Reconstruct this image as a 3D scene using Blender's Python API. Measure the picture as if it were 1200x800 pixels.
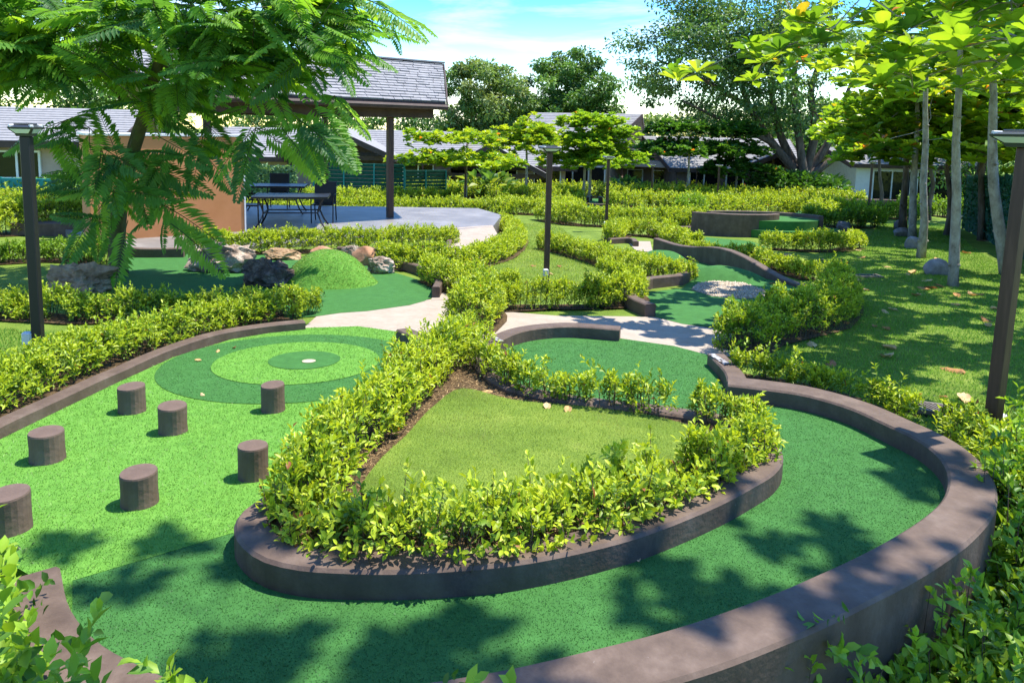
import bpy, bmesh, math, random
import numpy as np
from mathutils import Vector, Matrix, Euler, noise as mnoise
from mathutils.geometry import tessellate_polygon

for _o in list(bpy.data.objects):
    bpy.data.objects.remove(_o)
SC = bpy.context.scene
COL = SC.collection
R = math.radians
rng = np.random.default_rng(7)
random.seed(7)

# ------------------------------------------------------------------ camera
FPX, PPX, PPY = 850.0, 600.0, 255.0        # focal length / principal point, photo pixels (1200x800)
PITCH = math.atan((255.0 - 150.0) / FPX)
ROLL = 0.022
CAMZ = 1.6
SLOPE = 0.0588                             # the site falls gently away from the viewer
_F = np.array([0, math.cos(PITCH), -math.sin(PITCH)])
_U0 = np.array([0, math.sin(PITCH), math.cos(PITCH)])
_R0 = np.array([1.0, 0, 0])
_R = _R0 * math.cos(ROLL) + _U0 * math.sin(ROLL)
_U = _U0 * math.cos(ROLL) - _R0 * math.sin(ROLL)
CAM = np.array([0, 0, CAMZ])
cam = bpy.data.cameras.new('camera')
cam.sensor_width = 36
cam.lens = FPX / 1200 * 36
cam.shift_y = -(400 - PPY) / 1200
cam.clip_start = 0.05
cam.clip_end = 2000
co = bpy.data.objects.new('camera', cam)
COL.objects.link(co)
m = Matrix(((_R[0], _U[0], -_F[0]), (_R[1], _U[1], -_F[1]), (_R[2], _U[2], -_F[2])))
co.matrix_world = Matrix.Translation(CAM) @ m.to_4x4()
SC.camera = co

# ------------------------------------------------------------------ light
SUN_DIR = Vector((0.37, 0.14, 0.92)).normalized()      # towards the sun
sun_el = math.asin(SUN_DIR.z)
sun_az = math.atan2(SUN_DIR.x, SUN_DIR.y)               # clockwise from +Y
w = bpy.data.worlds.new('World')
SC.world = w
w.use_nodes = True
nt = w.node_tree
nt.nodes.clear()
N = nt.nodes.new
out = N('ShaderNodeOutputWorld')
bg = N('ShaderNodeBackground')
sky = N('ShaderNodeTexSky')
sky.sky_type = 'NISHITA'
sky.sun_disc = False
sky.sun_elevation = sun_el
sky.sun_rotation = sun_az
sky.air_density = 1.0
sky.dust_density = 0.0
sky.ozone_density = 2.0
tc = N('ShaderNodeTexCoord')
mp = N('ShaderNodeMapping')
mp.inputs['Scale'].default_value = (1.6, 1.6, 7.0)
mp.inputs['Rotation'].default_value = (0.1, 0.12, 0.3)
ns = N('ShaderNodeTexNoise')
ns.inputs['Scale'].default_value = 1.7
ns.inputs['Detail'].default_value = 9
ns.inputs['Roughness'].default_value = 0.58
ns.inputs['Distortion'].default_value = 0.35
cr = N('ShaderNodeValToRGB')
cr.color_ramp.elements[0].position = 0.48
cr.color_ramp.elements[1].position = 0.80
hs = N('ShaderNodeHueSaturation')
hs.inputs['Hue'].default_value = 0.512
hs.inputs['Saturation'].default_value = 1.62
hs.inputs['Value'].default_value = 0.86
mx = N('ShaderNodeMixRGB')
mx.inputs[2].default_value = (4.5, 4.6, 4.75, 1)        # sunlit thin cloud, in the sky texture's own units
nt.links.new(tc.outputs['Generated'], mp.inputs['Vector'])
nt.links.new(mp.outputs['Vector'], ns.inputs['Vector'])
nt.links.new(ns.outputs['Fac'], cr.inputs['Fac'])
nt.links.new(cr.outputs['Color'], mx.inputs[0])
nt.links.new(sky.outputs['Color'], hs.inputs['Color'])
nt.links.new(hs.outputs['Color'], mx.inputs[1])
nt.links.new(mx.outputs[0], bg.inputs['Color'])
bg.inputs['Strength'].default_value = 0.15
nt.links.new(bg.outputs[0], out.inputs[0])

sl = bpy.data.lights.new('sun', 'SUN')
sl.energy = 3.2
sl.angle = R(0.53)
sl.color = (1.0, 0.95, 0.86)
so = bpy.data.objects.new('sun', sl)
COL.objects.link(so)
so.rotation_euler = (-SUN_DIR).to_track_quat('-Z', 'Y').to_euler()
so.location = (20, 10, 40)

SC.view_settings.view_transform = 'Standard'
SC.view_settings.look = 'None'
SC.view_settings.gamma = 1
SC.view_settings.exposure = 1.53
SC.view_settings.use_curve_mapping = False
SC.render.engine = 'CYCLES'
SC.cycles.use_denoising = True
SC.cycles.max_bounces = 8
SC.cycles.diffuse_bounces = 3
SC.cycles.glossy_bounces = 2
SC.cycles.transmission_bounces = 4
SC.cycles.transparent_max_bounces = 4
SC.cycles.sample_clamp_indirect = 6

# ------------------------------------------------------------------ survey helpers
def ray(px, py):
    return _F + (px - PPX) / FPX * _R + (PPY - py) / FPX * _U

def plane_z(y):
    return -SLOPE * min(y, 95.0)

def at(px, py, dz=0.0):
    """ground point (sloping site plane raised by dz) seen at a photo position"""
    d = ray(px, py)
    t = (CAM[2] - dz) / (-d[2] - SLOPE * d[1])
    p = CAM + t * d
    return Vector(p)

def lev(px, py, z):
    """point on the level plane at height z"""
    d = ray(px, py)
    t = (z - CAM[2]) / d[2]
    return Vector(CAM + t * d)

def far(px, py, Y):
    """point at distance Y"""
    d = ray(px, py)
    return Vector(CAM + Y / d[1] * d)

def sstep(a, b, x):
    t = np.clip((x - a) / (b - a), 0, 1)
    return t * t * (3 - 2 * t)

def ground_z(x, y):
    """terrain height; the bank in front of the near wall lies lower"""
    y = np.asarray(y, float)
    return -SLOPE * np.clip(y, -20, 95) - 0.40 * (1 - sstep(2.75, 3.7, y))

# ------------------------------------------------------------------ object helpers
def link(o, parent=None):
    COL.objects.link(o)
    if parent is not None:
        o.parent = parent
    return o

def tag(o, label=None, cat=None, group=None, kind=None):
    if label: o['label'] = label
    if cat: o['category'] = cat
    if group: o['group'] = group
    if kind: o['kind'] = kind
    return o

def empty(name, loc, label, cat, group=None, rz=0.0):
    o = bpy.data.objects.new(name, None)
    o.empty_display_size = 0.1
    o.location = loc
    o.rotation_euler = (0, 0, rz)
    link(o)
    return tag(o, label, cat, group)

def mesh_np(name, V, T, mat, parent=None, col=None, smooth=False, world=True, uv=None):
    """V (n,3), T (k,3) triangles, col (n,3)"""
    V = np.asarray(V, np.float32)
    T = np.asarray(T, np.int32)
    me = bpy.data.meshes.new(name)
    me.vertices.add(len(V))
    me.vertices.foreach_set('co', V.ravel())
    me.loops.add(T.size)
    me.loops.foreach_set('vertex_index', T.ravel())
    me.polygons.add(len(T))
    me.polygons.foreach_set('loop_start', np.arange(0, T.size, 3, dtype=np.int32))
    me.polygons.foreach_set('loop_total', np.full(len(T), 3, np.int32))
    if smooth:
        me.polygons.foreach_set('use_smooth', np.ones(len(T), bool))
    if col is not None:
        a = me.attributes.new('col', 'FLOAT_COLOR', 'POINT')
        c4 = np.ones((len(V), 4), np.float32)
        c4[:, :3] = col
        a.data.foreach_set('color', c4.ravel())
    me.update(calc_edges=True)
    if mat is not None:
        me.materials.append(mat)
    o = bpy.data.objects.new(name, me)
    link(o, parent)
    if parent is not None and world:
        o.matrix_parent_inverse = Matrix.LocRotScale(parent.location, parent.rotation_euler, None).inverted()
    return o

def mesh_py(name, V, F, mat, parent=None, smooth=False, world=True, bevel=0.0):
    me = bpy.data.meshes.new(name)
    me.from_pydata([tuple(v) for v in V], [], F)
    me.update()
    if bevel > 0:
        bm = bmesh.new()
        bm.from_mesh(me)
        bmesh.ops.recalc_face_normals(bm, faces=bm.faces)
        es = [e for e in bm.edges if len(e.link_faces) == 2 and e.calc_face_angle(0) > 0.6]
        bmesh.ops.bevel(bm, geom=es, offset=bevel, segments=1, affect='EDGES', clamp_overlap=True)
        bm.to_mesh(me)
        bm.free()
    if smooth:
        me.polygons.foreach_set('use_smooth', [True] * len(me.polygons))
    if mat is not None:
        me.materials.append(mat)
    o = bpy.data.objects.new(name, me)
    link(o, parent)
    if parent is not None and world:
        o.matrix_parent_inverse = Matrix.LocRotScale(parent.location, parent.rotation_euler, None).inverted()
    return o

BOXF = [(0, 3, 2, 1), (4, 5, 6, 7), (0, 1, 5, 4), (1, 2, 6, 5), (2, 3, 7, 6), (3, 0, 4, 7)]
def boxv(c, s, M=None):
    x, y, z = s[0] / 2, s[1] / 2, s[2] / 2
    vs = [Vector(p) for p in ((-x, -y, -z), (x, -y, -z), (x, y, -z), (-x, y, -z), (-x, -y, z), (x, -y, z), (x, y, z), (-x, y, z))]
    if M is not None:
        vs = [M @ v for v in vs]
    return [v + Vector(c) for v in vs]

class MB:
    """collects shapes of one mesh"""
    def __init__(s):
        s.V, s.F = [], []
    def add(s, V, F):
        n = len(s.V)
        s.V += [Vector(v) for v in V]
        s.F += [tuple(i + n for i in f) for f in F]
        return s
    def box(s, c, size, M=None):
        return s.add(boxv(c, size, M), BOXF)
    def tube(s, pts, radii, n=7, cap=True):
        V, F = tube_vf(pts, radii, n, cap)
        return s.add(V, F)
    def build(s, name, mat, parent=None, smooth=False, world=True, bevel=0.0):
        return mesh_py(name, s.V, s.F, mat, parent, smooth, world, bevel)

def tube_vf(pts, radii, n=7, cap=True):
    pts = [Vector(p) for p in pts]
    V, F = [], []
    up = Vector((0.13, 0.31, 0.94))
    for i, p in enumerate(pts):
        t = (pts[min(i + 1, len(pts) - 1)] - pts[max(i - 1, 0)])
        if t.length < 1e-9: t = Vector((0, 0, 1))
        t.normalize()
        a = t.cross(up if abs(t.dot(up)) < 0.95 else Vector((1, 0, 0))).normalized()
        b = t.cross(a).normalized()
        r = radii[i] if hasattr(radii, '__len__') else radii
        for k in range(n):
            an = 2 * math.pi * k / n
            V.append(p + (a * math.cos(an) + b * math.sin(an)) * r)
    for i in range(len(pts) - 1):
        for k in range(n):
            k2 = (k + 1) % n
            F.append((i * n + k, (i + 1) * n + k, (i + 1) * n + k2, i * n + k2))
    if cap:
        F.append(tuple(range(n)))
        F.append(tuple((len(pts) - 1) * n + k for k in reversed(range(n))))
    return V, F

def smooth_line(pts, step, closed=False):
    """Catmull-Rom through the points, resampled"""
    P = [np.array(p, float) for p in pts]
    n = len(P)
    outp = []
    rngi = range(n if closed else n - 1)
    for i in rngi:
        if closed:
            p0, p1, p2, p3 = P[(i - 1) % n], P[i], P[(i + 1) % n], P[(i + 2) % n]
        else:
            p0 = P[i - 1] if i > 0 else 2 * P[0] - P[1]
            p1, p2 = P[i], P[i + 1]
            p3 = P[i + 2] if i + 2 < n else 2 * P[-1] - P[-2]
        L = np.linalg.norm(p2 - p1)
        k = max(1, int(L / step))
        # centripetal-like: scale tangents by local chord to avoid overshoot
        d1 = np.linalg.norm(p1 - p0) + 1e-9
        d2 = L + 1e-9
        d3 = np.linalg.norm(p3 - p2) + 1e-9
        m1 = ((p1 - p0) / d1 * d2 + (p2 - p1) / d2 * d1) / (d1 + d2) * d2
        m2 = ((p2 - p1) / d2 * d3 + (p3 - p2) / d3 * d2) / (d2 + d3) * d2
        for j in range(k):
            t = j / k
            outp.append((2*t**3 - 3*t**2 + 1) * p1 + (t**3 - 2*t**2 + t) * m1 + (-2*t**3 + 3*t**2) * p2 + (t**3 - t**2) * m2)
    if not closed:
        outp.append(P[-1])
    return np.array(outp)

# ------------------------------------------------------------------ materials
def nodes(name):
    mt = bpy.data.materials.new(name)
    mt.use_nodes = True
    n = mt.node_tree
    b = n.nodes.get('Principled BSDF')
    return mt, n, b

def mat_noise(name, stops, scale=8.0, detail=6.0, rough=0.8, bump=0.2, bscale=60.0, spec=0.3, stretch=(1, 1, 1), metallic=0.0, bdist=0.01, rough2=0.6):
    mt, n, b = nodes(name)
    tc = n.nodes.new('ShaderNodeTexCoord')
    mp = n.nodes.new('ShaderNodeMapping')
    mp.inputs['Scale'].default_value = stretch
    n.links.new(tc.outputs['Object'], mp.inputs['Vector'])
    t = n.nodes.new('ShaderNodeTexNoise')
    t.inputs['Scale'].default_value = scale
    t.inputs['Detail'].default_value = detail
    t.inputs['Roughness'].default_value = rough2
    n.links.new(mp.outputs[0], t.inputs['Vector'])
    r = n.nodes.new('ShaderNodeValToRGB')
    el = r.color_ramp.elements
    while len(el) < len(stops): el.new(0.5)
    for e, (p, c) in zip(el, stops):
        e.position = p
        e.color = (*c, 1)
    n.links.new(t.outputs['Fac'], r.inputs['Fac'])
    n.links.new(r.outputs['Color'], b.inputs['Base Color'])
    b.inputs['Roughness'].default_value = rough
    b.inputs['Specular IOR Level'].default_value = spec
    b.inputs['Metallic'].default_value = metallic
    if bump > 0:
        t2 = n.nodes.new('ShaderNodeTexNoise')
        t2.inputs['Scale'].default_value = bscale
        t2.inputs['Detail'].default_value = 5
        n.links.new(mp.outputs[0], t2.inputs['Vector'])
        bp = n.nodes.new('ShaderNodeBump')
        bp.inputs['Strength'].default_value = bump
        bp.inputs['Distance'].default_value = bdist
        n.links.new(t2.outputs['Fac'], bp.inputs['Height'])
        n.links.new(bp.outputs[0], b.inputs['Normal'])
    return mt

def mat_plain(name, c, rough=0.6, spec=0.4, metallic=0.0):
    mt, n, b = nodes(name)
    b.inputs['Base Color'].default_value = (*c, 1)
    b.inputs['Roughness'].default_value = rough
    b.inputs['Specular IOR Level'].default_value = spec
    b.inputs['Metallic'].default_value = metallic
    return mt

def mat_leaf(name, trans=0.35, rough=0.45, spec=0.4, tint=(1.25, 1.2, 0.6)):
    mt, n, b = nodes(name)
    a = n.nodes.new('ShaderNodeAttribute')
    a.attribute_name = 'col'
    n.links.new(a.outputs['Color'], b.inputs['Base Color'])
    b.inputs['Roughness'].default_value = rough
    b.inputs['Specular IOR Level'].default_value = spec
    if trans > 0:
        tr = n.nodes.new('ShaderNodeBsdfTranslucent')
        mu = n.nodes.new('ShaderNodeMixRGB')
        mu.blend_type = 'MULTIPLY'
        mu.inputs[0].default_value = 1
        mu.inputs[2].default_value = (*tint, 1)
        n.links.new(a.outputs['Color'], mu.inputs[1])
        n.links.new(mu.outputs[0], tr.inputs['Color'])
        ms = n.nodes.new('ShaderNodeMixShader')
        ms.inputs[0].default_value = trans
        n.links.new(b.outputs[0], ms.inputs[1])
        n.links.new(tr.outputs[0], ms.inputs[2])
        n.links.new(ms.outputs[0], n.nodes['Material Output'].inputs['Surface'])
    return mt

M = {}
M['leaf'] = mat_leaf('leaf', 0.36)
M['bigleaf'] = mat_leaf('big_leaf', 0.5, 0.35, 0.5, (1.35, 1.25, 0.6))
M['frond'] = mat_leaf('feathery_leaf', 0.55, 0.5, 0.35)
M['blade'] = mat_leaf('grass_blade', 0.4, 0.6, 0.25)
M['plastic_blade'] = mat_leaf('plastic_grass_blade', 0.38, 0.5, 0.4, (1, 1.1, 0.7))
M['dryleaf'] = mat_leaf('dry_leaf', 0.15, 0.7, 0.2, (1.1, 0.9, 0.6))
M['lawn'] = mat_noise('lawn_grass', [(0.28, (0.085, 0.13, 0.02)), (0.48, (0.14, 0.215, 0.03)), (0.62, (0.19, 0.265, 0.04)), (0.78, (0.29, 0.31, 0.085))], 2.2, 9, 0.9, 0.8, 70, 0.1, bdist=0.03, rough2=0.7)
M['soil'] = mat_noise('soil_and_dry_clippings', [(0.3, (0.035, 0.022, 0.012)), (0.5, (0.10, 0.065, 0.034)), (0.7, (0.22, 0.15, 0.075))], 30, 8, 0.95, 1.0, 90, 0.1, bdist=0.02, rough2=0.75)
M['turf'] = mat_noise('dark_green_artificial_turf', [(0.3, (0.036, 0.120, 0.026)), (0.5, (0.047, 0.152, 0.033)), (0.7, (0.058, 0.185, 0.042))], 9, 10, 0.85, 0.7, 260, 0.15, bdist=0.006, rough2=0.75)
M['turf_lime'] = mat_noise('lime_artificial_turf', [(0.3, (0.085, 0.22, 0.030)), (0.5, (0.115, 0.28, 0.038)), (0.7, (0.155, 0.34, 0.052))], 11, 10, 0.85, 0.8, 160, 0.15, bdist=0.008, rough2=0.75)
def mat_curb(name, c0, c1, c2):
    """painted concrete: blotches, vertical run marks, pale chips"""
    mt = mat_noise(name, [(0.25, c0), (0.5, c1), (0.75, c2)], 5, 10, 0.72, 0.4, 45, 0.3, bdist=0.007, rough2=0.7)
    n = mt.node_tree
    b = n.nodes['Principled BSDF']
    src = b.inputs['Base Color'].links[0].from_socket
    tc = n.nodes.new('ShaderNodeTexCoord')
    mp = n.nodes.new('ShaderNodeMapping'); mp.inputs['Scale'].default_value = (5, 5, 0.9)
    n.links.new(tc.outputs['Object'], mp.inputs['Vector'])
    t = n.nodes.new('ShaderNodeTexNoise'); t.inputs['Scale'].default_value = 2.0; t.inputs['Detail'].default_value = 6
    n.links.new(mp.outputs[0], t.inputs['Vector'])
    r = n.nodes.new('ShaderNodeMapRange'); r.inputs['From Min'].default_value = 0.3; r.inputs['From Max'].default_value = 0.72
    r.inputs['To Min'].default_value = 0.86; r.inputs['To Max'].default_value = 1.14
    n.links.new(t.outputs['Fac'], r.inputs['Value'])
    mu = n.nodes.new('ShaderNodeMixRGB'); mu.blend_type = 'MULTIPLY'; mu.inputs[0].default_value = 1
    n.links.new(src, mu.inputs[1]); n.links.new(r.outputs[0], mu.inputs[2])
    t2 = n.nodes.new('ShaderNodeTexNoise'); t2.inputs['Scale'].default_value = 24; t2.inputs['Detail'].default_value = 8; t2.inputs['Roughness'].default_value = 0.65
    n.links.new(tc.outputs['Object'], t2.inputs['Vector'])
    r2 = n.nodes.new('ShaderNodeValToRGB'); r2.color_ramp.elements[0].position = 0.69; r2.color_ramp.elements[1].position = 0.735
    n.links.new(t2.outputs['Fac'], r2.inputs['Fac'])
    m2 = n.nodes.new('ShaderNodeMixRGB'); m2.inputs[2].default_value = (0.26, 0.22, 0.19, 1)
    n.links.new(r2.outputs['Color'], m2.inputs[0]); n.links.new(mu.outputs[0], m2.inputs[1])
    n.links.new(m2.outputs[0], b.inputs['Base Color'])
    return mt
M['curb'] = mat_curb('brown_painted_concrete', (0.080, 0.052, 0.036), (0.118, 0.080, 0.057), (0.172, 0.125, 0.094))
M['peg'] = mat_curb('brown_painted_peg', (0.095, 0.061, 0.043), (0.135, 0.090, 0.065), (0.195, 0.14, 0.105))
M['path'] = mat_noise('tan_washed_concrete', [(0.2, (0.27, 0.22, 0.17)), (0.5, (0.37, 0.305, 0.24)), (0.8, (0.44, 0.375, 0.305))], 6, 12, 0.9, 0.4, 150, 0.15, bdist=0.004, rough2=0.75)
M['patio'] = mat_noise('smooth_grey_patio', [(0.3, (0.15, 0.138, 0.125)), (0.5, (0.205, 0.188, 0.17)), (0.7, (0.28, 0.26, 0.235))], 1.6, 8, 0.5, 0.08, 30, 0.5, bdist=0.004)
M['orange'] = mat_noise('orange_plaster', [(0.3, (0.54, 0.225, 0.085)), (0.55, (0.60, 0.26, 0.105)), (0.8, (0.65, 0.30, 0.13))], 1.6, 8, 0.85, 0.2, 80, 0.2, bdist=0.004)
M['post'] = mat_noise('dark_brown_painted_post', [(0.3, (0.038, 0.017, 0.011)), (0.55, (0.062, 0.030, 0.019)), (0.8, (0.10, 0.055, 0.036))], 6, 8, 0.5, 0.25, 20, 0.4, stretch=(6, 6, 0.6), bdist=0.004)
M['black'] = mat_plain('black_metal', (0.012, 0.012, 0.013), 0.45, 0.4)
M['white'] = mat_noise('white_paint', [(0.3, (0.66, 0.66, 0.64)), (0.7, (0.78, 0.78, 0.76))], 4, 6, 0.6, 0.0)
M['wbox'] = mat_plain('pale_grey_plastic', (0.55, 0.56, 0.55), 0.45)
M['conduit'] = mat_plain('dark_conduit', (0.03, 0.04, 0.045), 0.5)
M['glass_lamp'] = mat_plain('frosted_lamp_glass', (0.62, 0.66, 0.66), 0.15, 0.6)
M['solar'] = mat_plain('dark_solar_panel', (0.02, 0.03, 0.05), 0.12, 0.6)
M['lampmetal'] = mat_plain('dark_grey_lamp_metal', (0.06, 0.065, 0.07), 0.4, 0.5, 0.5)
M['shingle'] = mat_noise('grey_shingle', [(0.25, (0.19, 0.185, 0.18)), (0.5, (0.27, 0.265, 0.26)), (0.8, (0.35, 0.345, 0.335))], 5, 9, 0.9, 0.5, 40, 0.15, bdist=0.01, rough2=0.7)
M['fascia'] = mat_noise('brown_timber_fascia', [(0.3, (0.045, 0.027, 0.021)), (0.6, (0.075, 0.047, 0.037)), (0.8, (0.10, 0.066, 0.052))], 4, 6, 0.6, 0.2, 20, 0.3)
M['ceiling'] = mat_noise('cream_ceiling', [(0.3, (0.55, 0.50, 0.38)), (0.7, (0.62, 0.57, 0.44))], 2, 4, 0.8, 0.0)
M['soffit'] = mat_noise('wood_soffit', [(0.3, (0.20, 0.115, 0.065)), (0.7, (0.30, 0.18, 0.105))], 6, 6, 0.7, 0.2, 30, 0.2, stretch=(1, 8, 1))
M['stucco'] = mat_noise('beige_stucco', [(0.3, (0.36, 0.27, 0.215)), (0.7, (0.46, 0.355, 0.29))], 2, 8, 0.9, 0.2, 60, 0.1)
M['stucco_dark'] = mat_noise('brown_stucco', [(0.3, (0.14, 0.10, 0.08)), (0.7, (0.20, 0.15, 0.12))], 2, 8, 0.9, 0.2, 60, 0.1)
M['glass'] = mat_plain('dark_window_glass', (0.008, 0.010, 0.011), 0.06, 0.5)
M['teal'] = mat_noise('teal_screen', [(0.3, (0.015, 0.17, 0.16)), (0.7, (0.03, 0.25, 0.23))], 5, 6, 0.7, 0.1)
M['bark_pale'] = mat_noise('pale_mottled_bark', [(0.28, (0.075, 0.062, 0.046)), (0.45, (0.25, 0.22, 0.175)), (0.6, (0.36, 0.33, 0.27)), (0.78, (0.50, 0.47, 0.40))], 9, 10, 0.9, 0.6, 40, 0.1, stretch=(1, 1, 0.55), bdist=0.012, rough2=0.72)
M['bark'] = mat_noise('grey_brown_bark', [(0.3, (0.06, 0.045, 0.032)), (0.55, (0.13, 0.10, 0.075)), (0.8, (0.22, 0.185, 0.145))], 7, 10, 0.95, 0.8, 30, 0.1, stretch=(1, 1, 0.3), bdist=0.02)
M['bark_moss'] = mat_noise('mossy_bark', [(0.3, (0.08, 0.065, 0.04)), (0.5, (0.13, 0.12, 0.055)), (0.7, (0.12, 0.15, 0.05)), (0.85, (0.24, 0.21, 0.14))], 9, 10, 0.95, 0.8, 35, 0.1, stretch=(1, 1, 0.5), bdist=0.02)
M['twig'] = mat_noise('brown_twig', [(0.3, (0.05, 0.035, 0.022)), (0.7, (0.14, 0.10, 0.065))], 30, 4, 0.9, 0.0)
M['rock_pale'] = mat_noise('pale_craggy_rock', [(0.34, (0.06, 0.04, 0.03)), (0.46, (0.30, 0.22, 0.165)), (0.58, (0.50, 0.41, 0.33)), (0.8, (0.64, 0.56, 0.48))], 5, 12, 0.9, 1.0, 9, 0.15, bdist=0.08, rough2=0.72)
M['rock_dark'] = mat_noise('dark_weathered_rock', [(0.34, (0.025, 0.019, 0.016)), (0.5, (0.11, 0.08, 0.062)), (0.62, (0.25, 0.19, 0.15)), (0.8, (0.40, 0.32, 0.26))], 6, 12, 0.9, 1.0, 9, 0.15, bdist=0.08, rough2=0.75)
M['rock_tan'] = mat_noise('tan_rock', [(0.3, (0.16, 0.09, 0.045)), (0.5, (0.34, 0.215, 0.115)), (0.75, (0.50, 0.36, 0.22))], 6, 12, 0.9, 1.0, 16, 0.15, bdist=0.03, rough2=0.7)
M['rock_orange'] = mat_noise('orange_boulder', [(0.3, (0.28, 0.13, 0.07)), (0.55, (0.45, 0.24, 0.14)), (0.8, (0.56, 0.37, 0.25))], 5, 10, 0.85, 0.5, 25, 0.2, bdist=0.015)
M['rock_grey'] = mat_noise('smooth_grey_boulder', [(0.3, (0.15, 0.135, 0.13)), (0.55, (0.26, 0.235, 0.225)), (0.8, (0.40, 0.37, 0.35))], 8, 11, 0.85, 0.5, 40, 0.2, bdist=0.01, rough2=0.7)
M['gravel'] = mat_leaf('cream_pebble', 0.0, 0.8, 0.25)
M['fence_dark'] = mat_noise('dark_green_fence_cloth', [(0.3, (0.006, 0.045, 0.03)), (0.6, (0.012, 0.085, 0.055)), (0.8, (0.03, 0.13, 0.08))], 12, 8, 0.85, 0.5, 60, 0.2)
M['grate'] = mat_noise('weathered_grate_metal', [(0.3, (0.09, 0.075, 0.06)), (0.7, (0.20, 0.17, 0.14))], 30, 6, 0.7, 0.2, 80, 0.3)
M['straw'] = mat_leaf('dry_straw', 0.15, 0.8, 0.15, (1.1, 0.95, 0.7))
M['hole'] = mat_plain('dark_cup', (0.015, 0.012, 0.01), 0.8)
M['cupleaf'] = mat_plain('cream_cup_rim', (0.5, 0.42, 0.28), 0.7)
M['tape'] = mat_noise('worn_white_tape', [(0.47, (0.09, 0.07, 0.06)), (0.53, (0.45, 0.45, 0.46))], 26, 8, 0.6, 0.0)
# ------------------------------------------------------------------ terrain and flat surfaces
def build_ground():
    xs = np.unique(np.concatenate([np.linspace(-400, -30, 14), np.linspace(-30, -8, 16), np.linspace(-8, 8, 54), np.linspace(8, 30, 16), np.linspace(30, 400, 14)]))
    ys = np.unique(np.concatenate([np.linspace(-60, -6, 8), np.linspace(-6, 8, 60), np.linspace(8, 95, 40), np.linspace(95, 700, 10)]))
    X, Y = np.meshgrid(xs, ys, indexing='ij')
    Z = ground_z(X, Y) - 0.004
    V = np.stack([X, Y, Z], -1).reshape(-1, 3)
    nx, ny = len(xs), len(ys)
    I = np.arange(nx * ny).reshape(nx, ny)
    a, b, c, d = I[:-1, :-1].ravel(), I[1:, :-1].ravel(), I[1:, 1:].ravel(), I[:-1, 1:].ravel()
    T = np.concatenate([np.stack([a, b, c], 1), np.stack([a, c, d], 1)])
    o = mesh_np('lawn', V, T, M['lawn'], smooth=True)
    tag(o, 'mown green lawn covering the gently sloping ground', 'lawn', kind='structure')
    return o
build_ground()

def norm2(a):
    return a / (np.linalg.norm(a, axis=-1, keepdims=True) + 1e-9)

def in_poly(P, poly):
    x, y = P[:, 0], P[:, 1]
    r = np.zeros(len(P), bool)
    n = len(poly)
    for i in range(n):
        x1, y1 = poly[i][0], poly[i][1]
        x2, y2 = poly[(i + 1) % n][0], poly[(i + 1) % n][1]
        c = ((y1 > y) != (y2 > y)) & (x < (x2 - x1) * (y - y1) / (y2 - y1 + 1e-12) + x1)
        r ^= c
    return r

def sheet(name, pts, dz, mat, label=None, cat=None, smooth=0.0, kind='structure', zf=None, skirt=0.0):
    """flat sheet following the site plane at height dz; pts are plan points"""
    P = [(p[0], p[1]) for p in pts]
    if smooth > 0:
        P = [tuple(q[:2]) for q in smooth_line([(p[0], p[1], 0) for p in P], smooth, True)]
    V = [Vector((x, y, (zf(x, y) if zf else -SLOPE * y + dz))) for x, y in P]
    tris = tessellate_polygon([[Vector((v.x, v.y, 0)) for v in V]])
    F = []
    for t in tris:
        a, b, c = (V[i] for i in t)
        F.append(tuple(t) if (b - a).cross(c - a).z > 0 else tuple(reversed(t)))
    n = len(V)
    if skirt:
        V2 = [Vector((v.x, v.y, v.z - skirt)) for v in V]
        for i in range(n):
            j = (i + 1) % n
            F.append((i, i + n, j + n, j))
        V = V + V2
    o = mesh_py(name, V, F, mat)
    if skirt:
        bm = bmesh.new(); bm.from_mesh(o.data); bmesh.ops.recalc_face_normals(bm, faces=bm.faces); bm.to_mesh(o.data); bm.free()
    tag(o, label, cat, kind=kind)
    return o

def G2(L, dz=0.0):
    return [at(a[0], a[1], a[2] if len(a) > 2 else dz) for a in L]

# --- edge lines of the front hole, surveyed from the photograph
WH = 0.12                                   # kerb height above turf
near_wall = [(70, 662), (82, 710), (120, 752), (165, 776), (215, 797), (285, 812), (370, 815), (480, 799), (600, 779), (700, 757), (800, 730), (880, 703), (960, 670), (1050, 625), (1085, 602), (1103, 585), (1111, 562), (1104, 539), (1080, 518), (1040, 498), (985, 474), (935, 461), (900, 456), (853, 451)]
stub_wall = [(853, 451), (850, 438), (829, 414)]
island_edge = [(726, 386), (663, 382), (616, 387), (588, 398), (574, 413), (582, 432), (612, 450), (660, 460), (720, 468), (790, 476), (850, 486), (890, 500), (912, 519), (918, 536), (908, 553), (880, 571), (810, 604), (740, 629), (660, 649), (600, 660), (500, 668), (415, 669), (350, 665), (310, 655), (285, 638), (274, 614), (284, 597), (312, 578), (345, 553), (390, 514), (430, 476), (465, 440), (490, 416), (494, 402), (464, 386)]
left_curb = [(-90, 548), (-45, 522), (0, 499), (67, 468), (135, 437), (202, 408), (270, 388), (315, 381), (358, 377)]

W_near = G2(near_wall, WH)
W_stub = G2(stub_wall, 0.10)
W_isl = G2(island_edge, WH)
W_left = G2(left_curb, 0.085)
LB0, LB1 = at(85, 682), at(272, 626)         # boundary between the two turfs

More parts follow.
